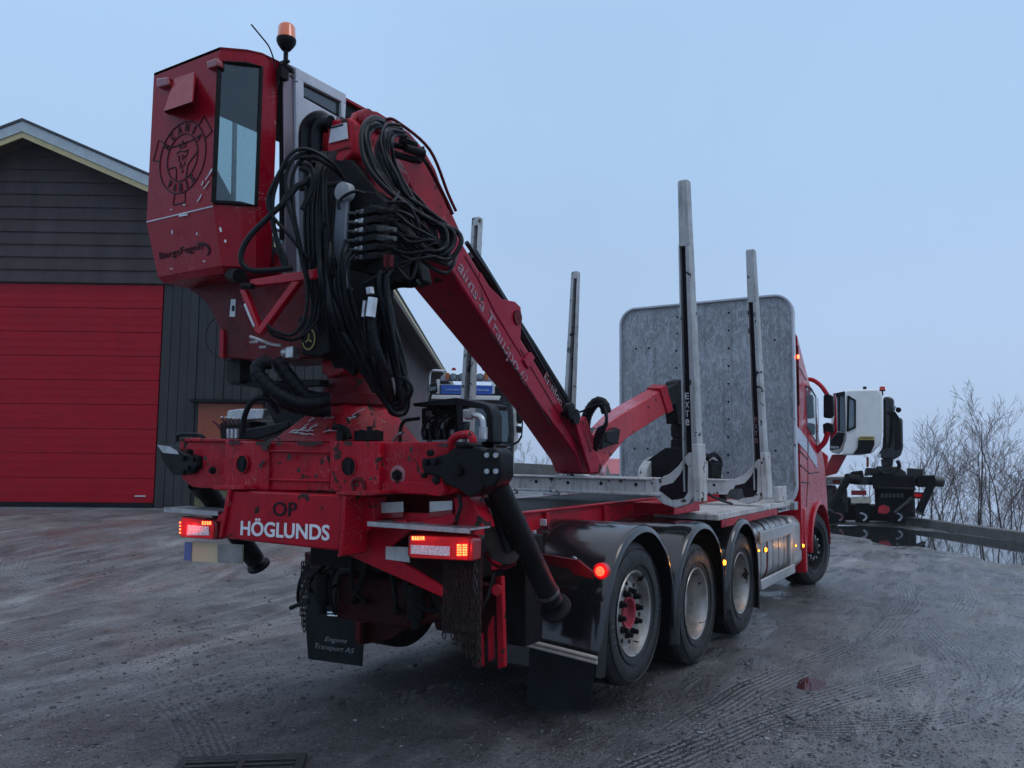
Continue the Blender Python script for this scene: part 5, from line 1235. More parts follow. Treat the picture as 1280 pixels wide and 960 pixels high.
mb = MB(); mb.prism(SS([(375, 102), (423, 128), (423, 145), (375, 118)], Y=Y2+.01), V((0, -.01, 0))); mb.build('dark_opening', m_glassdark, DF)
mb = MB(); mb.prism(SS([(349, 77), (353, 78), (353, 300), (349, 300)], Y=.41), V((0, -.03, 0))); mb.build('door_seal', m_dark, DF)
# orange beacon and aerial on the cab
mb = MB(); bc = S(358, 49, Y=.36); s1 = 1.0
mb.lathe([(-.20, .014), (-.06, .016), (-.055, .03), (-.02, .055), (.0, .064), (.02, .064)], bc-ZP*.02, ZP, 24); mb.tube([bc-ZP*.16+YP*.03, bc-ZP*.16-YP*.03], .012, 8); BC = P_('beacon', mb, m_black)
mb = MB(); mb.lathe([(.02, .062), (.025, .060), (.10, .056), (.115, .045), (.118, 0)], bc-ZP*.02, ZP, 28); mb.build('beacon_lens', m_beacon, BC)
mb = MB(); mb.tube(SS([(314, 30.5), (326, 45), (336, 58), (342, 74), (346, 90), (347, 108)], Y=.40), .0055, 6, smooth=5); P_('aerial', mb, m_black)
mb = MB(); mb.tube(SS([(352, 78), (358, 84), (364, 88)], Y=.35), .02, 6); mb.box(S(354, 92, Y=.36), (.06, .04, .08)); mb.tube(SS([(347, 108), (350, 96), (356, 86)], Y=.37), .006, 6); P_('beacon_mount', mb, m_dark)

# cab support casting on the left of the pillar
def arcpx(): return [(234, 362), (246, 368), (256, 377), (264, 389), (270, 402), (274, 412)]
mb = MB(); mb.prism(SS(arcpx()+[(274, 447), (300, 449), (330, 452), (352, 450), (398, 447), (402, 400), (402, 352), (355, 352), (300, 340)], X=-2.16), XP*.35)
SP_ = P_('cab_support', mb, m_darkred, bevel=.012)
mb = MB(); mb.prism(SS([(274, 412), (279, 412), (279, 448), (274, 447)], X=-2.18), XP*.03); mb.build('support_flange', m_red, SP_, bevel=.003)
mb = MB(); mb.prism(SS([(289, 374), (295, 374), (294, 396), (287, 396)], X=-2.163), XP*-.002); LB = mb.build('label', m_sticker, SP_)
mb = MB(); mb.prism(SS([(290, 382), (293.5, 382), (293, 389), (289.5, 389)], X=-2.166), XP*-.001); mb.build('label_print', m_ltblack, LB)
mb = MB()
mb.prism(SS([(312, 349), (338, 345), (398, 335), (398, 348), (340, 355), (312, 358)], X=-2.40), XP*.05)
mb.prism(SS([(299, 362), (306, 362), (323, 408), (321, 419), (317, 412)], X=-2.42), XP*.04); mb.prism(SS([(364, 352), (374, 352), (324, 419), (319, 413)], X=-2.42), XP*.04)
TRI = P_('cab_step_frame', mb, m_gred, bevel=.006)
mb = MB(); mb.strip(SS([(306, 380), (313, 397), (318, 408)], X=-2.423), .016, (-1, 0, 0)); mb.build('worn_patch', m_sticker, TRI)
mb = MB(); mb.cyl(S(300, 345, X=-2.38), S(290, 344, X=-2.3), .045, 14); mb.cyl(S(303, 357, X=-2.42), S(316, 358, X=-2.42), .018, 10); P_('hinge', mb, m_dark)
mb = MB()
for q in ([(313, 421), (322, 424), (338, 430), (352, 432)], [(313, 428), (324, 427)], [(325, 434), (334, 434)]): mb.tube(SS(q, X=-2.35), .010, 6, smooth=3)
P_('lever_linkage', mb, m_steel)
mb = MB(); mb.prism(SS([(372, 395), (402, 398), (410, 408), (410, 440), (402, 447), (376, 444)], X=-2.30), XP*.12); DK = P_('dark_cover', mb, m_dark, bevel=.015)
mb = MB(); c = S(386, 424, X=-2.305); mb.strip([c+V((0, .05*math.cos(a), .06*math.sin(a))) for a in [2*PI*k/24 for k in range(3, 24)]], .008, (-1, 0, 0))
for a in (90, 210, 330): mb.strip([c, c+V((0, .028*math.cos(math.radians(a)), .034*math.sin(math.radians(a))))], .008, (-1, 0, 0))
mb.build('yellow_decal', m_yellowdecal, DK)
mb = MB(); mb.prism(SS([(283, 449), (300, 449), (300, 479), (283, 477)], X=-2.1), XP*.1); mb.prism(SS([(300, 472), (330, 476), (400, 474), (400, 482), (330, 486), (284, 480)], X=-2.05), XP*.08); P_('lower_bracket', mb, m_black, bevel=.006)
mb = MB(); mb.box(S(366, 441, X=-2.3), (.06, .06, .07)); mb.cyl(S(355, 441, X=-2.3), S(362, 441, X=-2.3), .03, 12); P_('sensor_box', mb, m_steel, bevel=.005)
mb = MB(); mb.tube(SS([(268, 398), (259, 410), (257, 424), (262, 437), (275, 447), (300, 452), (325, 430)], X=-2.12), .004, 5, smooth=5); P_('thin_cable', mb, m_black)

# dark machinery and filler panels between cab and pillar
mb = MB()
mb.prism(SS([(382, 155), (392, 146), (404, 148), (406, 160), (402, 210), (385, 205)], X=-1.9), XP*.22)
mb.prism(SS([(372, 205), (395, 196), (415, 210), (425, 228), (420, 300), (402, 400), (372, 400), (378, 300)], X=-1.86), XP*.1)
P_('hose_guard', mb, m_dark, bevel=.012)
mb = MB(); mb.prism(SS([(404, 196), (440, 200), (470, 240), (480, 330), (470, 430), (440, 470), (404, 440)], X=-2.02), XP*.04); P_('dark_backing', mb, m_dark, bevel=.01)  # dark sheet added behind the hoses to keep the gap black
mb = MB(); mb.tube(SS([(384, 206), (383, 165), (390, 152), (402, 148), (410, 158)], X=-2.0), .05, 12, smooth=4); mb.tube(SS([(396, 206), (396, 166), (404, 154), (414, 152)], X=-2.03), .04, 12, smooth=4); P_('cylinder_hose', mb, m_hose)
mb = MB(); mb.tube(SS([(376, 236), (400, 232), (430, 229)], X=-2.1), .018, 8); mb.tube(SS([(389, 240), (400, 268), (404, 285)], X=-2.1), .006, 6); P_('hose_rail', mb, m_black)

# valve bank in front of the pillar
mb = MB(); VX = -2.22
mb.prism(SS([(430, 240), (436, 236), (470, 240), (480, 250), (482, 338), (470, 344), (436, 336), (430, 320)], X=VX), XP*.22)
VB = P_('valve_bank', mb, m_dark, bevel=.01)
mb = MB(); mb.prism(SS([(421, 236), (430, 231), (434, 236), (431, 300), (433, 350), (438, 362), (428, 360), (418, 342), (416, 300)], X=-2.30), XP*.03); mb.build('side_plate', plain('blue_grey_paint', (.14, .16, .19), .4), VB, bevel=.008)
mb = MB(); mb.lathe([(-.02, 0), (-.02, .055), (.03, .058), (.05, .04)], S(430, 240, X=-2.30), XP, 28); mb.build('round_cap', plain('pale_grey_cap', (.34, .35, .36), .5), VB)
for i in range(6):
    y_ = 266+11.4*i
    mb = MB(); c = S(455-.3*i, y_, X=VX-.03); mb.box(c, (.06, .034, .03)); mb.box(c+V((-.02, .026, 0)), (.04, .02, .02)); mb.build('valve_section', m_steel if i in (1, 2, 4) else m_gun, VB, bevel=.005)
    mb = MB(); a, b = S(434, y_+1, X=VX-.06), S(446, y_+2, X=VX-.05); mb.tube([a, a.lerp(b, .5)+ZP*.006, b], .009, 8); mb.build('valve_spool', m_gun, VB)
    mb = MB(); a, b = S(474, y_-3, X=VX-.06), S(494, y_-2, X=VX-.10); mb.cyl(a, a.lerp(b, .55), .02, 6); mb.cyl(a.lerp(b, .5), b, .014, 10); mb.build('hose_fitting', m_gun if i in (2, 3) else m_dark, VB)
    mb = MB(); mb.box(S(466, y_-2, X=VX-.02), (.05, .09, .04)); mb.build('valve_body', m_black, VB, bevel=.005)
for (a, b, r) in (((466, 372), (463, 396), .03), ((456, 376), (454, 396), .012), ((462, 360), (463, 368), .024)):
    mb = MB(); mb.cyl(S(*a, X=-2.3), S(*b, X=-2.3), r, 6 if r > .02 else 10); P_('hose_fitting', mb, m_chrome if r > .026 else m_steel)
for px, py in ((405, 312), (411, 312), (482, 326), (489, 326)):
    mb = MB(); mb.cyl(S(px, py-7, X=-2.34), S(px, py+8, X=-2.34), .012, 8); mb.cyl(S(px, py-2, X=-2.34), S(px, py+1, X=-2.34), .015, 8); P_('hose_fitting', mb, m_steel if px < 450 else m_darkred)

# ---- hoses
HN = [0]
def hose(px, r=.014, X=None, D=None, mat=None, sm=6, ribs=False):
    P = [S(a[0], a[1], D=(a[2] if len(a) > 2 else D)) if X is None else S(a[0], a[1], X=(a[2] if len(a) > 2 else X)) for a in px]
    if r < .025: r *= .84
    mb = MB(); Q = smooth_path(P, sm); mb.tube(Q, r, 10)
    if ribs:
        L = 0; prev = Q[0]
        for i in range(1, len(Q)-1):
            L += (Q[i]-Q[i-1]).length
            if L > .035: mb.lathe([(-.006, r), (-.005, r*1.08), (.005, r*1.08), (.006, r)], Q[i], (Q[i+1]-Q[i-1]), 12); L = 0
    HN[0] += 1
    return P_('hydraulic_hose', mb, mat or m_hose, ang=50)
def blend(A, B, k, n, jit=2.0, sd=0):
    r_ = random.Random(sd*97+k); t = k/(n-1) if n > 1 else 0; m_ = min(len(A), len(B)); out = []
    for i in range(m_):
        a, b = A[i], B[i]; out.append(tuple((a[q]+(b[q]-a[q])*t)+(r_.gauss(0, jit) if 0 < i < m_-1 and q < 2 else 0) + (r_.gauss(0, .025) if q == 2 else 0) for q in range(len(a))))
    return out
# head to valve bank: the big loops on the right
A = [(480, 151, 4.95), (463, 149, 4.8), (452, 164, 4.7), (455, 195, 4.65), (475, 228, 4.65), (510, 258, 4.7), (545, 277, 4.75), (570, 288, 4.75), (577, 304, 4.7), (564, 321, 4.65), (542, 323, 4.6), (515, 308, 4.6), (496, 296, 4.6), (480, 292, 4.62)]
B = [(478, 160, 4.95), (468, 158, 4.85), (462, 172, 4.75), (468, 200, 4.72), (486, 228, 4.72), (508, 250, 4.75), (530, 272, 4.75), (546, 290, 4.75), (544, 306, 4.7), (532, 311, 4.65), (520, 304, 4.6), (505, 290, 4.6), (492, 278, 4.6), (480, 272, 4.62)]
for k in range(6): hose(blend(A, B, k, 6, 1.5, 1), .0155 if k % 2 else .0175)
A = [(500, 157, 4.95), (484, 155, 4.85), (477, 166, 4.78), (480, 188, 4.75), (490, 215, 4.75), (505, 240, 4.75), (535, 262, 4.75), (560, 285, 4.75), (566, 302, 4.7), (556, 316, 4.65), (536, 316, 4.62), (510, 300, 4.6), (482, 284, 4.62)]
B = [(508, 170, 4.95), (494, 168, 4.85), (488, 178, 4.8), (492, 200, 4.8), (500, 222, 4.8), (512, 245, 4.8), (530, 268, 4.8), (548, 282, 4.78), (552, 298, 4.72), (540, 308, 4.68), (520, 300, 4.62), (502, 285, 4.6), (482, 266, 4.62)]
for k in range(4): hose(blend(A, B, k, 4, 1.5, 2), .0145)
# short arcs out of the valve bank
for i in range(5):
    y_ = 266+11*i; hose([(478, y_, 4.6), (500, y_-1, 4.6), (518, y_+8, 4.62), (538, y_+26-3*i, 4.68), (556, 318+i*3, 4.75), (566, 332, 4.85)], .014)
hose([(482, 322, 4.6), (505, 316, 4.6), (528, 326, 4.62), (545, 338, 4.66), (558, 341, 4.7), (567, 330, 4.74), (570, 318, 4.8)], .015)
hose([(452, 356, 4.5), (470, 346, 4.5), (500, 330, 4.5), (530, 322, 4.52), (545, 320, 4.58)], .009)
hose([(424, 262, 4.45), (424, 252, 4.45), (432, 244, 4.45), (445, 239, 4.45), (455, 242, 4.5)], .011)
hose([(462, 258, 4.55), (480, 258, 4.55), (493, 250, 4.6), (498, 240, 4.7)], .011)
for k in range(9):
    r_ = random.Random(50+k); y0 = 256+10*k
    hose([(474, y0, 4.58), (492+r_.uniform(-4, 4), y0+r_.uniform(-6, 4), 4.55), (512+r_.uniform(-6, 6), y0+6+r_.uniform(-6, 8), 4.55), (535+r_.uniform(-8, 8), 296+r_.uniform(-14, 14)+k*2, 4.6), (556+r_.uniform(-5, 5), 318+r_.uniform(-8, 8), 4.7), (560, 300+r_.uniform(-10, 10), 4.8)], .009+.004*r_.random())
for k in range(4):
    r_ = random.Random(80+k); x0 = 424+4*k
    hose([(x0+8, 300+6*k, 4.5), (x0, 330, 4.46), (x0+2+r_.uniform(-4, 4), 360, 4.47), (x0+8+r_.uniform(-4, 4), 400, 4.5), (x0+24+r_.uniform(-4, 4), 440, 4.6), (x0+40, 480, 4.7)], .008+.003*r_.random())
for k in range(7):
    r_ = random.Random(110+k)
    hose([(500+3*k, 160+3*k, 5.1), (484+r_.uniform(-5, 5), 168, 5.0), (474+r_.uniform(-5, 5), 190+r_.uniform(-5, 5), 4.95), (482+3*k, 225, 4.9), (500+5*k, 255, 4.9), (520+5*k, 290, 4.9), (530+4*k, 320, 4.9)], .010+.004*r_.random())
for k in range(6):
    r_ = random.Random(140+k)
    hose([(400+4*k, 190, 4.75), (392+3*k, 225+r_.uniform(-6, 6), 4.66), (385+5*k, 280+r_.uniform(-9, 9), 4.6), (390+4*k, 350, 4.58), (398+3*k, 410, 4.6), (420+5*k, 460, 4.7)], .010+.004*r_.random())
# down from the valve bank: long bundle looping low right of the pillar
A = [(401, 268, 4.5), (402, 310, 4.5), (404, 350, 4.5), (412, 390, 4.5), (430, 425, 4.55), (456, 465, 4.62), (480, 500, 4.7), (496, 518, 4.72), (509, 510, 4.75), (509, 486, 4.75), (499, 440, 4.7), (490, 395, 4.65), (485, 355, 4.6), (484, 332, 4.58)]
B = [(420, 330, 4.5), (424, 350, 4.5), (430, 372, 4.5), (440, 400, 4.52), (452, 430, 4.58), (468, 462, 4.65), (482, 488, 4.7), (492, 500, 4.72), (498, 490, 4.72), (494, 460, 4.68), (484, 420, 4.65), (475, 385, 4.6), (470, 360, 4.58), (468, 345, 4.56)]
for k in range(8): hose(blend(A, B, k, 8, 2, 3), .0195 if k < 5 else .016, ribs=(k % 2 == 0))
hose([(464, 394, 4.5), (466, 420, 4.5), (474, 446, 4.52), (482, 470, 4.6), (488, 500, 4.7)], .030, ribs=True)
hose([(455, 396, 4.52), (458, 425, 4.52), (466, 455, 4.6), (478, 490, 4.68)], .013)
hose([(482, 334, 4.55), (474, 345, 4.5), (476, 375, 4.5), (486, 420, 4.55), (496, 470, 4.62), (502, 505, 4.7)], .018)
hose([(490, 334, 4.56), (483, 348, 4.5), (484, 380, 4.5), (492, 430, 4.55), (500, 480, 4.65)], .018)
hose([(497, 470, 4.62), (510, 476, 4.6), (515, 488, 4.6), (510, 500, 4.65)], .012)
for k in range(4): hose([(412+5*k, 300+12*k, 4.62), (416+6*k, 360, 4.62), (430+6*k, 410, 4.66), (446+6*k, 450, 4.7), (468+5*k, 490, 4.78)], .016)
# loops on the left beside the cab
hose([(428, 221, 4.7), (414, 203, 4.62), (386, 187, 4.55), (365, 191, 4.5), (350, 214, 4.48), (336, 243, 4.46), (336, 262, 4.46), (346, 277, 4.46), (360, 292, 4.46), (379, 316, 4.5), (400, 336, 4.55)], .0125)
hose([(426, 215, 4.72), (410, 198, 4.64), (388, 190, 4.58), (368, 197, 4.52), (357, 222, 4.5), (360, 255, 4.48), (370, 290, 4.48), (377, 325, 4.5), (384, 360, 4.5), (381, 396, 4.5), (366, 418, 4.5), (344, 414, 4.5), (334, 406, 4.5)], .0125)
hose([(430, 224, 4.72), (412, 208, 4.64), (390, 197, 4.58), (372, 205, 4.55), (364, 232, 4.53), (368, 268, 4.52), (374, 300, 4.52), (383, 340, 4.52), (390, 375, 4.54), (386, 405, 4.54), (370, 424, 4.54), (345, 420, 4.52), (335, 412, 4.52)], .0125)
hose([(372, 232, 4.5), (356, 252, 4.48), (335, 272, 4.46), (311, 297, 4.44), (301, 321, 4.43), (311, 337, 4.43), (338, 338, 4.43), (366, 335, 4.45)], .0195)
hose([(350, 215, 4.5), (341, 245, 4.48), (341, 275, 4.47), (346, 300, 4.47), (355, 320, 4.47), (358, 334, 4.47)], .017)
hose([(345, 225, 4.52), (337, 250, 4.5), (343, 290, 4.5), (350, 318, 4.5), (356, 336, 4.5)], .014)
hose([(392, 196, 4.55), (365, 200, 4.52), (348, 222, 4.5), (338, 250, 4.48), (340, 275, 4.48)], .0105)
hose([(376, 210, 4.7), (390, 216, 4.68), (384, 226, 4.6), (364, 238, 4.55), (350, 262, 4.5)], .022)
hose([(372, 204, 4.62), (384, 206, 4.6), (392, 218, 4.58), (388, 240, 4.58), (378, 262, 4.56)], .020)
hose([(406, 232, 4.7), (408, 262, 4.66), (404, 300, 4.62), (400, 330, 4.6), (396, 370, 4.58), (392, 400, 4.58), (378, 425, 4.55)], .013)
hose([(414, 240, 4.7), (412, 280, 4.66), (410, 320, 4.62), (404, 360, 4.6), (396, 405, 4.6)], .013)
hose([(366, 425, 4.5), (380, 418, 4.52), (396, 400, 4.55), (400, 380, 4.58)], .010)
for k in range(3): hose([(384+5*k, 230, 4.75), (381+5*k, 280, 4.75), (384+5*k, 340, 4.7), (392+3*k, 390, 4.7)], .014)
# thick ribbed hoses at the foot
hose([(339, 453, 4.62), (325, 455, 4.6), (322, 465, 4.58), (331, 478, 4.56), (350, 494, 4.55), (376, 504, 4.58), (404, 502, 4.65)], .040, ribs=True, mat=m_rib)
hose([(347, 452, 4.7), (357, 466, 4.66), (370, 482, 4.66), (384, 496, 4.68), (410, 500, 4.75)], .042, ribs=True, mat=m_rib)
hose([(330, 492, 4.7), (350, 483, 4.7), (372, 490, 4.7), (392, 505, 4.72)], .035, mat=m_rib)
hose([(303, 540, 4.6), (306, 520, 4.58), (314, 503, 4.56), (326, 497, 4.56), (338, 502, 4.58), (348, 516, 4.62)], .020, mat=m_rib)
hose([(350, 500, 4.85), (372, 508, 4.85), (395, 512, 4.85), (412, 512, 4.88)], .045, mat=m_rib, ribs=True)
mb = MB(); mb.prism(SS([(303, 537), (330, 532), (352, 528), (360, 526), (362, 534), (345, 542), (318, 550), (304, 549)], X=-1.85), XP*.10); mb.prism(SS([(330, 505), (345, 498), (378, 505), (380, 528), (345, 534)], X=-1.7), XP*.15); P_('rubber_guard', mb, m_rib, bevel=.01)
mb = MB(); mb.prism(SS([(284, 513), (298, 511), (330, 511), (328, 524), (282, 527)], X=-1.7), XP*.25); CBX = P_('control_block', mb, m_refl, bevel=.01)
mb = MB(); mb.prism(SS([(274, 530), (284, 523), (312, 527), (312, 552), (276, 552)], X=-1.78), XP*.15); mb.build('spool_block', m_dark, CBX, bevel=.006)
for i in range(6):
    mb = MB(); a, b = S(281+5.2*i, 530, X=-1.85), S(277+5.2*i, 521+i*.4, X=-1.90); mb.cyl(a, b, .008, 8); mb.build('control_lever', m_steel, CBX)
for i in range(3):
    mb = MB(); mb.cyl(S(286+5*i, 536, X=-1.87), S(286+5*i, 548, X=-1.87), .016, 8); mb.build('hose_fitting', m_steel, CBX)
mb = MB(); mb.tube(SS([(267, 527), (272, 531), (276, 536)], X=-1.88), .009, 6); mb.build('release_lever', m_darkred, CBX)
# rods along the top of the boom head
for k, (a, b) in enumerate((((496, 152), (560, 242)), ((490, 160), (556, 246)), ((500, 165), (552, 240)))):
    mid = ((a[0]+b[0])/2+9-k*3, (a[1]+b[1])/2-10+k*3); hose([(a[0]-14, a[1]-3, 5.3), (*a, 5.3), (*mid, 5.4), (*b, 5.55), (b[0]+10, b[1]+22, 5.6)], .013, mat=m_darkred if k < 2 else m_hose)
for px, py, r, l in ((520, 188, .028, 24), (512, 178, .022, 20), (508, 196, .024, 26), (500, 182, .02, 22)):
    mb = MB(); mb.cyl(S(px-l*.55, py-l*.12, D=5.15), S(px+l*.4, py+l*.15, D=5.25), r, 12); P_('swivel_fitting', mb, m_dark)
mb = MB(); mb.prism(SS([(524, 186), (531, 182), (532, 196), (528, 204), (521, 200)], Y=-.2), V((0, .1, 0))); mb.cyl(S(527, 190, Y=-.22), S(527, 196, Y=-.22), .03, 10); P_('hose_clamp', mb, m_dark, bevel=.006)
mb = MB(); mb.prism(SS([(462, 262), (500, 262), (520, 320), (527, 352), (514, 356), (498, 350), (484, 356), (478, 330)], X=-1.82), XP*.12); P_('dark_gearbox', mb, m_dark, bevel=.02)
mb = MB(); mb.tube(SS([(483, 362), (500, 356), (516, 356), (523, 352)], X=-1.9), .02, 8, smooth=3); mb.tube(SS([(519, 352), (520, 358)], X=-1.9), .008, 6); P_('drain_elbow', mb, m_dark)
mb = MB(); mb.prism(SS([(462, 345), (478, 345), (482, 400), (484, 470), (470, 470), (455, 410)], X=-1.98), XP*.1); P_('hose_shield', mb, m_dark, bevel=.01)
# elbow hoses
hose([(731, 541), (733, 522), (740, 508), (748, 502), (755, 506), (758, 516)], .05, X=1.45, mat=m_rib, ribs=True)
for k in range(6): hose([(754+k*.8, 508+k), (758, 522+k*2), (756-k*1.5, 535), (751-k*1.5, 548), (745-k, 564-k)], .016, X=1.2+.05*k)
hose([(716, 516), (728, 514), (740, 508), (752, 505)], .012, X=1.3); hose([(714, 520), (722, 528), (730, 545), (738, 565)], .014, X=1.2)
# black guard and valve unit on the right end of the stabiliser beam
mb = MB(); GX = -1.95
mb.loft([[V((GX+a, b, 2.145)) for a, b in ((0, -.69), (0, -1.08), (.5, -1.2), (.5, -.55))], [V((GX+a, b, 2.115)) for a, b in ((0, -.69), (0, -1.08), (.5, -1.2), (.5, -.55))]]) if False else None
top_ = SS([(515, 504), (569, 497), (606, 505), (612, 512)], X=-1.9)
mb.prism(SS([(515, 504), (569, 497), (569, 507), (517, 508)], X=-1.85), XP*.25); mb.prism(SS([(569, 497), (606, 505), (604, 511), (569, 507)], X=-1.85), XP*.25)
mb.prism(SS([(569, 505), (577, 506), (580, 545), (573, 545)], X=-1.86), XP*.04)
mb.prism(SS([(604, 504), (611, 508), (616, 520), (616, 552), (610, 560), (606, 552), (610, 545), (610, 522), (602, 510)], X=-1.88), XP*.10)
mb.prism(SS([(565, 556), (590, 552), (612, 556), (604, 566), (575, 566)], X=-1.95), XP*.2)
P_('valve_guard', mb, m_black, bevel=.006)
mb = MB(); mb.prism(SS([(526, 510), (540, 508), (570, 510), (572, 548), (527, 550)], X=-1.7), XP*.14); VU = P_('valve_unit', mb, m_dark, bevel=.012)
for px, py in ((537, 517), (552, 527), (583, 530)):
    mb = MB(); mb.box(S(px, py, X=-1.715), (.02, .045, .035)); mb.build('valve_label', m_gun, VU, bevel=.004)
for k in range(7):
    mb = MB(); mb.cyl(S(529+6*k, 545-(k % 3)*9, X=-1.74), S(529+6*k, 537-(k % 3)*9, X=-1.74), .014, 8); mb.build('hose_fitting', m_gun, VU)
for k in range(4): hose([(530+9*k, 550, ), (528+9*k, 538), (534+9*k, 526), (545+8*k, 520)], .010, X=-1.76)
mb = MB(); mb.tube(SS([(584, 519), (594, 519), (602, 523), (604, 533), (604, 548)], X=-2.0), .017, 10, smooth=4); mb.cyl(S(582, 519, X=-2.0), S(592, 519, X=-2.0), .025, 6); mb.cyl(S(604, 534, X=-2.0), S(604, 549, X=-2.0), .024, 8); P_('elbow_pipe', mb, m_steel)
mb = MB(); mb.cyl(S(583, 512, X=-1.95), S(583, 527, X=-1.95), .02, 10); P_('valve_stem', mb, m_refl)
hose([(500, 552), (501, 535), (506, 526), (516, 524), (524, 523)], .014, X=-1.8); hose([(492, 552), (497, 544), (504, 541)], .014, X=-1.85, mat=m_steel)
hose([(573, 619), (576, 632), (572, 645), (570, 652)], .012, X=-2.1)
mb = MB(); mb.tube(SS([(600, 652), (608, 628), (618, 632), (626, 660), (636, 690)], X=-1.75), .03, 10, smooth=5); mb.tube(SS([(628, 640), (634, 646), (638, 660), (640, 680)], X=-1.6), .035, 10, smooth=4); P_('frame_hose', mb, m_rib)

# ================================================================== PARKED TRUCK WITH WHITE CRANE CAB
m_far = plain('black_machine_paint', (.016, .018, .022), .35, 0, .3, .3)
D2 = 21.8; c2 = S(1095, 600, D=D2); base2 = V((c2.x, c2.y, 0))
T2 = thing('crane_truck', base2, 'distant truck with a white crane cab and black stabiliser legs, parked beside the bare trees', 'crane truck', None)
AW = V((CF.x, CF.y, 0)).normalized()
ray = (base2-V((CAM.x, CAM.y, 0))).normalized()
def Q(name, pts, D, th, mat, par=None, bevel=.02, seg=1):
    mb = MB(); mb.prism(SS(pts, D=D), ray*th); return mb.build(name, mat, T2 if par is None else par, bevel=bevel, seg=seg)
m_w2 = plain('white_cab_paint', (.82, .82, .80), .35, 0, .4, .06, 4, 0)
m_red2 = plain('red_boom_paint_far', (.45, .02, .03), .4, 0, .3, .2)
wc = Q('crane_cab', [(1056, 490), (1060, 487), (1097, 486), (1103, 492), (1103, 540), (1100, 556), (1090, 566), (1075, 569), (1052, 569), (1054, 561), (1058, 548)], 21.0, 1.2, m_w2, bevel=.05, seg=3)
Q('cab_side', [(1041, 492), (1057, 489), (1058, 541), (1055, 561), (1048, 568), (1038, 565), (1037, 550)], 21.3, .9, m_w2, wc, .03)
Q('front_window', [(1043, 496), (1056, 492), (1056, 540), (1044, 538)], 21.26, .02, m_glasspale, wc, 0)
Q('window_bar', [(1048, 494), (1050, 494), (1050, 539), (1048, 539)], 21.23, .02, m_black, wc, 0)
Q('side_window', [(1061, 496), (1069, 502), (1069, 533), (1060, 538)], 20.97, .02, m_glasspale, wc, 0)
for q in ([(1059, 495), (1062, 495), (1061, 539), (1058, 539)], [(1068, 500), (1070, 501), (1070, 534), (1068, 534)], [(1060, 494), (1070, 500), (1070, 502), (1060, 497)], [(1059, 537), (1070, 532), (1070, 535), (1059, 540)]): Q('window_frame', q, 20.95, .04, m_black, wc, 0)
Q('window_frame', [(1041, 492), (1056, 489), (1057, 494), (1043, 497)], 21.2, .04, m_black, wc, 0)
Q('black_panel', [(1038, 540), (1056, 541), (1054, 552), (1050, 561), (1037, 563)], 21.22, .03, m_black, wc, 0)
bp = Q('black_panel', [(1073, 548), (1093, 548), (1093, 556), (1088, 567), (1066, 568), (1072, 560)], 20.96, .03, m_black, wc, 0)
Q('name_sign', [(1074, 545.5), (1093, 545.5), (1093, 550), (1074, 550)], 20.9, .03, plain('yellow_sign', (.45, .38, .10), .5), wc, 0)
def txt2(body, a, b, h, D, mat, par):
    p, q = S(*a, D=D), S(*b, D=D); mb = MB(); put_text(mb, body, p, q-p, ZP, (q-p).length, h, .005); return mb.build('lettering', mat, par)
txt2('PALFINGER', (1076, 549), (1091.5, 549), .055, 20.87, m_ltblack, wc)
txt2('EPSILON', (1038.5, 560.5), (1048.5, 560.5), .06, 21.17, m_ltwhite, wc)
mb = MB(); b_ = S(1103, 489, D=21.1); mb.lathe([(-.12, .02), (0, .02), (.0, .07), (.03, .075)], b_, ZP, 16); bb_ = mb.build('beacon', m_black, wc)
mb = MB(); mb.lathe([(.03, .075), (.12, .065), (.13, 0)], b_, ZP, 16); mb.build('beacon_lens', plain('red_beacon_lens', (.6, .05, .02), .3), bb_)
mb = MB(); mb.box(S(1081, 485.5, D=21.3), (.08, .08, .10)); mb.build('roof_stub', m_black, wc)
Q('black_column', [(1104, 496), (1112, 495.5), (1118, 499), (1118, 520), (1128.5, 523), (1129, 560), (1126, 570), (1118, 574), (1104, 574), (1097, 569), (1103, 560), (1105, 530)], 21.2, .7, m_far, bevel=.04)
Q('column_face', [(1120, 527), (1127, 527), (1127, 560), (1119, 563)], 21.17, .03, m_dark, None, .01)
Q('column_bracket', [(1104, 500), (1107, 500), (1108, 560), (1104, 562)], 21.15, .05, m_dark, None, .01)
mb = MB(); mb.lathe([(-.02, 0), (-.02, .07), (.05, .07)], S(1123, 512.5, D=21.1), -ray, 14); mb.tube(SS([(1117, 516), (1119, 508), (1123, 512)], D=21.1), .015, 6); Q_ = mb.build('work_lamp', m_black, T2)
for k in range(5):
    mb = MB(); mb.tube(SS([(1110+2*k, 515), (1116+2*k, 522+k), (1115+k, 540), (1112, 560)], D=21.15), .025, 6, smooth=3); mb.build('hydraulic_hose', m_hose, T2)
Q('pillar_neck', [(1101, 574), (1117, 574), (1116, 583), (1102, 583)], 21.35, .5, m_far)
Q('pillar_foot', [(1096, 583), (1122, 583), (1132, 590), (1134, 595), (1090, 595), (1092, 588)], 21.3, .7, m_far)
mb = MB(); mb.tube(SS([(1122, 576), (1124, 583), (1118, 590), (1106, 592), (1098, 588)], D=21.1), .05, 8, smooth=4); mb.build('hydraulic_hose', m_hose, T2)
Q('small_label', [(1096, 568), (1101, 567), (1101, 572), (1096, 573)], 21.1, .02, m_sticker, None, 0)
Q('stabiliser_beam', [(1074, 596), (1158, 597), (1158, 608), (1074, 606)], 21.3, .5, m_far)
Q('beam_box', [(1090, 593), (1144, 594), (1144, 611), (1091, 611)], 21.15, .5, m_dark)
Q('valve_box', [(1063, 590), (1078, 588), (1080, 597), (1062, 598)], 21.2, .4, m_dark)
Q('valve_box', [(1082, 585), (1094, 585), (1094, 594), (1080, 595)], 21.3, .4, m_far)
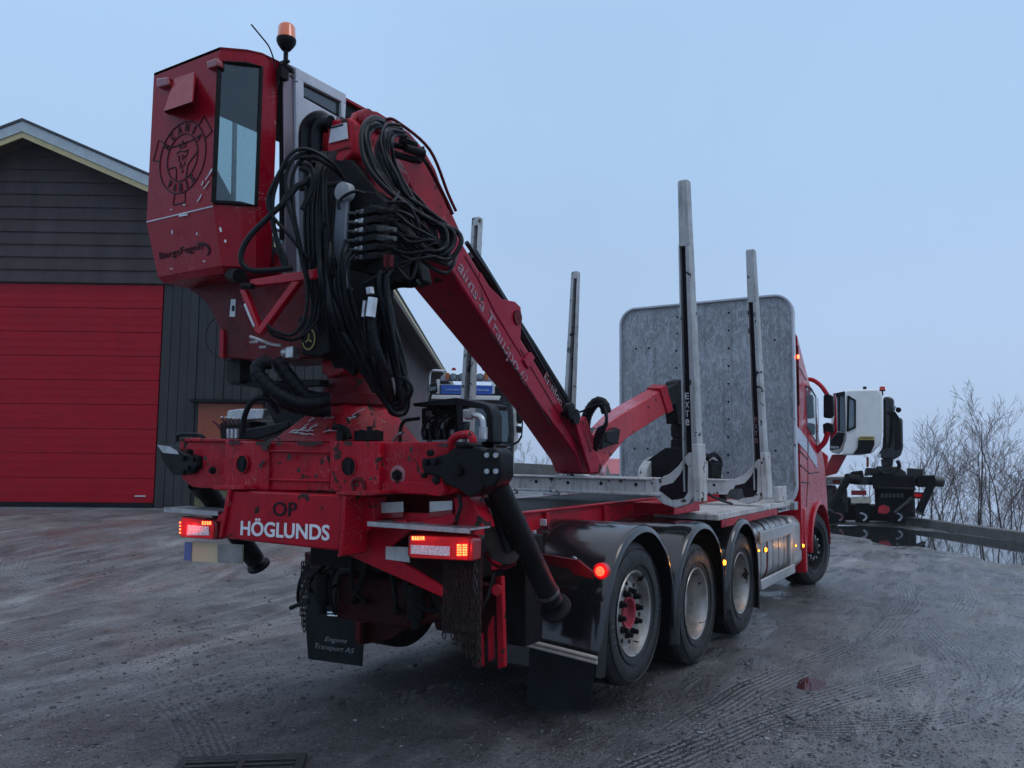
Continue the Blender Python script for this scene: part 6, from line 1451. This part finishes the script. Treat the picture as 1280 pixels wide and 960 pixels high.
Q('deck_box', [(1134, 585), (1154, 586), (1155, 597), (1134, 596)], 21.3, .4, m_far)
Q('arm_box', [(1146, 595), (1168, 594), (1168, 609), (1146, 609)], 21.2, .4, m_dark)
mb = MB(); mb.tube([S(1166, 601, D=21.0), S(1177.5, 602.5, D=21.0)], .14, 16); mb.build('arm_end', m_far, T2)
Q('lower_frame', [(1093, 610), (1144, 612), (1141, 622), (1117, 640), (1112, 648), (1094, 646)], 21.4, .5, m_dark)
for k in range(6): Q('coupling', [(1101+5*k, 617), (1104.5+5*k, 617), (1104.5+5*k, 622), (1101+5*k, 622)], 21.3, .05, m_gun, None, 0)
mb = MB(); mb.tube(SS([(1140, 622), (1118, 641)], D=21.2), .05, 8); mb.build('frame_strut', m_far, T2)
Q('frame_bar', [(1093, 608), (1145, 610), (1145, 613), (1093, 612)], 21.1, .05, m_black)
for a, b, f_ in (((1060, 598), (1038, 636), (1036, 640)), ((1165, 604), (1149, 640), (1151, 642))):
    mb = MB(); mb.tube([S(*a, D=20.9), S(*b, D=20.9)], .10, 14); lg = mb.build('stabiliser_leg', m_dark, T2)
    mb = MB(); mb.lathe([(0, .06), (.02, .16), (.05, .16), (.06, 0)], S(*b, D=20.9), (S(*b, D=20.9)-S(*a, D=20.9)), 18); mb.build('foot_plate', m_gun, lg)
mb = MB(); mb.tube([S(1058, 598, D=20.9), S(1073, 600, D=20.95)], .13, 14); mb.build('leg_knuckle', m_dark, T2)
Q('main_boom', [(1040, 568), (1059, 568), (1046, 592), (1030, 596), (1029, 590)], 21.9, .3, m_red2)
Q('red_link', [(1022, 572), (1028, 564), (1035, 570), (1034, 590), (1030, 596), (1022, 596)], 22.4, .3, glow('x', (1, 1, 1), 0, (1, 1, 1)) if False else plain('bright_red_paint', (.60, .03, .04), .4, 0, .3))
Q('orange_post', [(1083, 571), (1086, 571), (1086, 584), (1083, 584)], 21.6, .05, plain('orange_red_post', (.45, .08, .04), .5))
Q('white_bed', [(1024, 596), (1056, 596), (1056, 606), (1024, 606)], 22.2, 2.2, m_white)
Q('red_board', [(1041, 600), (1050, 600), (1050, 604), (1041, 604)], 22.1, .05, m_dulllens, None, 0)
Q('red_board', [(1064, 613), (1083, 613), (1083, 619), (1064, 619)], 21.05, .03, m_dulllens, None, 0)
Q('number_plate', [(1064, 621), (1089, 621), (1089, 629), (1064, 629)], 21.05, .03, plain('pale_plate', (.5, .46, .38), .5), None, 0)
t2l = Q('tail_light', [(1141, 615), (1161, 616), (1160, 624), (1141, 623)], 21.05, .08, m_black, None, 0)
Q('red_lens', [(1143, 617), (1159, 618), (1159, 622), (1143, 621)], 21.0, .04, m_redlens, t2l, 0)
Q('red_tank', [(1098, 634), (1103, 631), (1112, 634), (1112, 640), (1107, 643), (1097, 642)], 21.2, .3, m_red2)
Q('rear_axle', [(1064, 630), (1120, 632), (1120, 652), (1040, 650), (1040, 622), (1064, 622)], 22.2, .5, m_dark, None, .05)
for px_, col in ((1032, m_far), (1044, m_deep), (1056, m_far), (1130, m_deep)): Q('hanging_chain', [(px_-3, 612), (px_+3, 612), (px_+4, 640), (px_-3, 642)], 21.8, .06, col, None, 0)
for px in (1030, 1048, 1078, 1122):
    fl_ = Q('mud_flap', [(px-9, 628), (px+9, 629), (px+9, 654), (px-9, 653)], 21.75, .02, m_flap, None, 0)
    mb = MB(); mb.strip(smooth_path(SS([(px-3, 641), (px+3, 643), (px+5, 647), (px+1, 651)], D=21.72), 3), .05, -ray); mb.build('arc_mark', m_ltgrey if px < 1060 else m_ltwhite, fl_)
for px in (1034, 1130):
    for dd in (22.3, 23.6):
        cc = S(px, 640, D=dd); lat = V((-ray.y, ray.x, 0)); mb = MB(); mb.lathe(tyre_prof(.5, .5), V((cc.x, cc.y, .49))+lat*.25, -lat, 30); mb.build('wheel', m_rubber, T2)

# ================================================================== DARK TRUCK FACING THE CAMERA
D3 = 21.0; c3 = S(590, 600, D=D3); ray3 = (V((c3.x, c3.y, 0))-V((CAM.x, CAM.y, 0))).normalized()
T3 = thing('parked_truck', (c3.x, c3.y, gz(c3.x, c3.y)), 'dark truck facing the camera behind the crane, with roof spotlights and a blue roof sign', 'truck')
def W(name, pts, D, th, mat, par=None, bevel=.02, seg=1):
    mb = MB(); mb.prism(SS(pts, D=D), ray3*th); return mb.build(name, mat, T3 if par is None else par, bevel=bevel, seg=seg)
m_navy = plain('dark_blue_truck_paint', (.020, .024, .032), .25, 0, .6, .15, 3, 0)
tc_ = W('cab', [(538, 488), (545, 480), (636, 482), (641, 500), (643, 540), (642, 592), (640, 690), (534, 690), (533, 560), (535, 500)], 21.0, 2.1, m_navy, bevel=.06, seg=3)
W('windscreen', [(541, 508), (634, 508), (636, 540), (634, 552), (540, 552)], 20.96, .03, m_glasspale, tc_, .0)
W('screen_pillar', [(608, 508), (614, 508), (614, 552), (608, 552)], 20.94, .03, m_black, tc_, 0)
for x in (604, 634):
    W('grille_strip', [(x-15, 558), (x+4, 558), (x+4, 560), (x-15, 560)], 20.93, .03, m_chrome, tc_, 0)
W('bumper', [(534, 600), (642, 600), (642, 640), (534, 640)], 20.85, .2, m_white, tc_, .03)
W('sun_visor', [(540, 493.5), (626, 495), (624, 500), (539, 498.5)], 20.7, .22, m_w2, tc_, .01)
sg = W('roof_sign', [(551, 481), (616, 482), (615, 493), (551, 492)], 20.8, .1, plain('blue_sign_face', (.03, .12, .50), .35, 0, .3, .1, 2, 0), tc_, .008); 
W('sign_bar', [(556, 485.5), (575, 486), (575, 488.5), (556, 488)], 20.77, .02, plain('light_blue_strip', (.18, .30, .62), .4), sg, 0); W('sign_bar', [(591, 486), (611, 486.5), (611, 489), (591, 488.5)], 20.77, .02, plain('light_blue_strip', (.18, .30, .62), .4), sg, 0)
W('light_board', [(554, 468), (612, 468), (617, 474), (617, 477), (550, 476), (550, 472)], 20.95, .08, m_whitefr, tc_, .02)
for x in (548, 617): W('light_post', [(x-2.5, 474), (x+1.5, 474), (x+1.5, 492), (x-2.5, 492)], 20.9, .06, m_w2, tc_, .008)
for x in (566.5, 577, 590, 600):
    mb = MB(); cc = S(x, 471.5, D=20.85); mb.lathe([(.10, .06), (0, .095), (-.02, .10), (-.025, .085)], cc, ray3, 20); sp_ = mb.build('spotlight', m_black, T3)
    mb = MB(); mb.lathe([(-.02, .086), (-.03, .05), (-.032, 0)], cc, ray3, 18); mb.build('lens', m_glasspale, sp_)
for x in (559.5, 607.5): W('orange_lamp', [(x-2.4, 466), (x+2.6, 466), (x+2.6, 475), (x-2.4, 475)], 20.85, .06, plain('orange_lens', (.55, .16, .04), .3), tc_, .01)
for x in (567, 605): W('red_beacon', [(x-3, 462.5), (x-1.5, 459.5), (x+2, 459.5), (x+3.4, 462.5)], 20.9, .12, plain('red_top_lens', (.5, .04, .05), .3), tc_, .01)
W('side_housing', [(538, 480), (546, 478), (547, 490), (537, 492)], 20.85, .3, m_black, tc_, .02); W('side_housing', [(620, 480), (630, 484), (634, 494), (620, 494)], 20.85, .3, m_black, tc_, .02)
W('head_lamp', [(536, 484), (545, 483), (545, 487), (537, 489)], 20.82, .03, m_glasspale, tc_, .0)
mb = MB(); mb.tube(SS([(536, 492), (537, 468), (542, 463.5), (556, 464)], D=20.9), .035, 8, smooth=4); mb.build('roof_rail', m_chrome, T3)
W('mirror_post', [(640, 500), (648, 506), (648, 560), (643, 566), (642, 592), (640, 592)], 21.1, .1, m_w2, T3, .02)
W('mirror', [(645, 510), (652, 512), (652, 530), (646, 529)], 20.9, .12, m_black, T3, .02); W('mirror', [(645, 532), (652, 533), (652, 541), (646, 541)], 20.9, .12, m_black, T3, .02)
mb = MB(); mb.tube(SS([(652, 545), (648, 552), (641, 556)], D=20.9), .03, 8); mb.tube(SS([(652, 512), (653, 530), (652, 545)], D=20.9), .02, 6); mb.build('mirror_arm', m_black, T3)
for px in (545, 631):
    cc = S(px, 650, D=21.9); lat = V((-ray3.y, ray3.x, 0)); mb = MB(); mb.lathe(tyre_prof(.5, .32), V((cc.x, cc.y, gz(cc.x, cc.y)+.49))+lat*.16, -lat, 30); mb.build('wheel', m_rubber, T3)

# ================================================================== RED CAR BEHIND THE LOAD BED
c4 = S(772, 600, D=26); base4 = V((c4.x, c4.y, 0)); h4 = S(765, 573, D=26).z
T4 = thing('red_car', base4, 'red car roof just showing between the crane elbow and the headboard', 'car')
ax4 = V((-CF.y, CF.x, 0)).normalized(); fw4 = V((CF.x, CF.y, 0)).normalized()
def carsec(k, dz): return [base4+ax4*a*k+V((0, 0, z*dz)) for a, z in ()]
prof = [(-.88, .35), (-.90, .8), (-.84, 1.0), (-.62, 1.1), (-.55, h4-.10), (-.40, h4), (.40, h4), (.55, h4-.10), (.62, 1.1), (.84, 1.0), (.90, .8), (.88, .35)]
def cs(t, top, zc): return [base4+ax4*a+fw4*t+V((0, 0, min(z, zc))) for a, z in prof]
mb = MB(); mb.loft([cs(-2.1, 0, .85), cs(-1.9, 0, 1.0), cs(-1.5, 0, 1.05), cs(-.9, 0, h4), cs(.7, 0, h4), cs(1.4, 0, 1.05), cs(2.0, 0, .95), cs(2.1, 0, .7)])
body4 = mb.build('body', plain('faded_red_car_paint', (.50, .12, .14), .25, 0, .6, .08, 3, 0), T4, bevel=.05)
mb = MB(); mb.prism([base4+ax4*a+fw4*(-.93-.6*(1-t_))+V((0, 0, z)) for a, z, t_ in ((-.58, 1.12, .15), (.58, 1.12, .15), (.45, h4-.14, .92), (-.45, h4-.14, .92))], fw4*-.01); mb.build('rear_window', m_glassdark, T4)
for a in (-.7, .7):
    for f_ in (-1.3, 1.3):
        mb = MB(); mb.lathe([(0, 0), (0, .2), (0, .32), (.2, .32), (.2, 0)], base4+ax4*a+fw4*f_+V((0, 0, .32))-ax4*.1, ax4, 24); mb.build('wheel', m_rubber, T4)

# ================================================================== DRAIN GRATE
gc_ = S(305, 950, Z=0); gzv = gz(gc_.x, gc_.y)
DG = thing('drain_grate', (gc_.x, gc_.y, gzv), 'dark cast iron drain grate sunk in the ground at the bottom edge', 'drain grate')
g1, g2 = S(240, 951, Z=0), S(372, 946, Z=0); gu = (g2-g1).normalized(); gv = V((-gu.y, gu.x, 0)); hw = .36
o0 = (g1+g2)/2-gv*.36; o0.z = gzv
mb = MB()
def gbar(a0, a1, b0, b1, z0=-.03, z1=.026): mb.prism([o0+gu*a+gv*b+V((0, 0, z0)) for a, b in ((a0, b0), (a1, b0), (a1, b1), (a0, b1))], V((0, 0, z1-z0)))
gbar(-hw, hw, -.36, -.31); gbar(-hw, hw, .31, .36); gbar(-hw, -hw+.05, -.31, .31); gbar(hw-.05, hw, -.31, .31); gbar(-.02, .02, -.31, .31)
for k in range(9): gbar(-hw+.05, -.02, -.275+.068*k, -.245+.068*k); gbar(.02, hw-.05, -.275+.068*k, -.245+.068*k)
mb.build('grate', m_gun2 if False else plain('rusty_cast_iron', (.035, .033, .034), .5, .4, .2, .5, 20, .4), DG, bevel=.004)
mb = MB(); mb.prism([o0+gu*a+gv*b+V((0, 0, .012)) for a, b in ((-hw, -.36), (hw, -.36), (hw, .36), (-hw, .36))], V((0, 0, .002))); mb.build('pit', m_dark, DG)

# light thrown by the lit lamps
def lamp_light(p, col, e, rad=.03):
    l = bpy.data.lights.new('lamp_light', 'POINT'); l.energy = e; l.color = col; l.shadow_soft_size = rad
    o = bpy.data.objects.new('lamp_light', l); o.location = p; scn.collection.objects.link(o)
lamp_light(S(578, 690, X=-2.24), (1, .03, .02), .55); lamp_light(S(520, 673, X=-2.22), (1, .03, .02), .15); lamp_light(S(750.5, 714, X=-1.17), (1, .04, .02), 1.0)
lamp_light(S(226, 660, X=-2.20), (1, .03, .02), .4)
for px, py, yy in ((903, 703, -1.36), (955, 687, -1.33), (1002, 682, -1.34)): lamp_light(S(px, py, Y=yy), (1, .4, .05), .5, .02)

# ================================================================== AIR
mb = MB(); mb.bb(-90, 760, -700, 700, -53, 14)
hz = mb.build('haze', bpy.data.materials.new('haze')); hm = hz.data.materials[0]; hm.use_nodes = True; nt2 = hm.node_tree; nt2.nodes.clear()
o_ = nt2.nodes.new('ShaderNodeOutputMaterial'); pv = nt2.nodes.new('ShaderNodeVolumePrincipled'); pv.inputs['Density'].default_value = .0006; pv.inputs['Color'].default_value = (.88, .93, 1, 1)
pv.inputs['Anisotropy'].default_value = .0
nt2.links.new(pv.outputs[0], o_.inputs['Volume']); tag(hz, kind='stuff')
scn.cycles.volume_bounces = 2
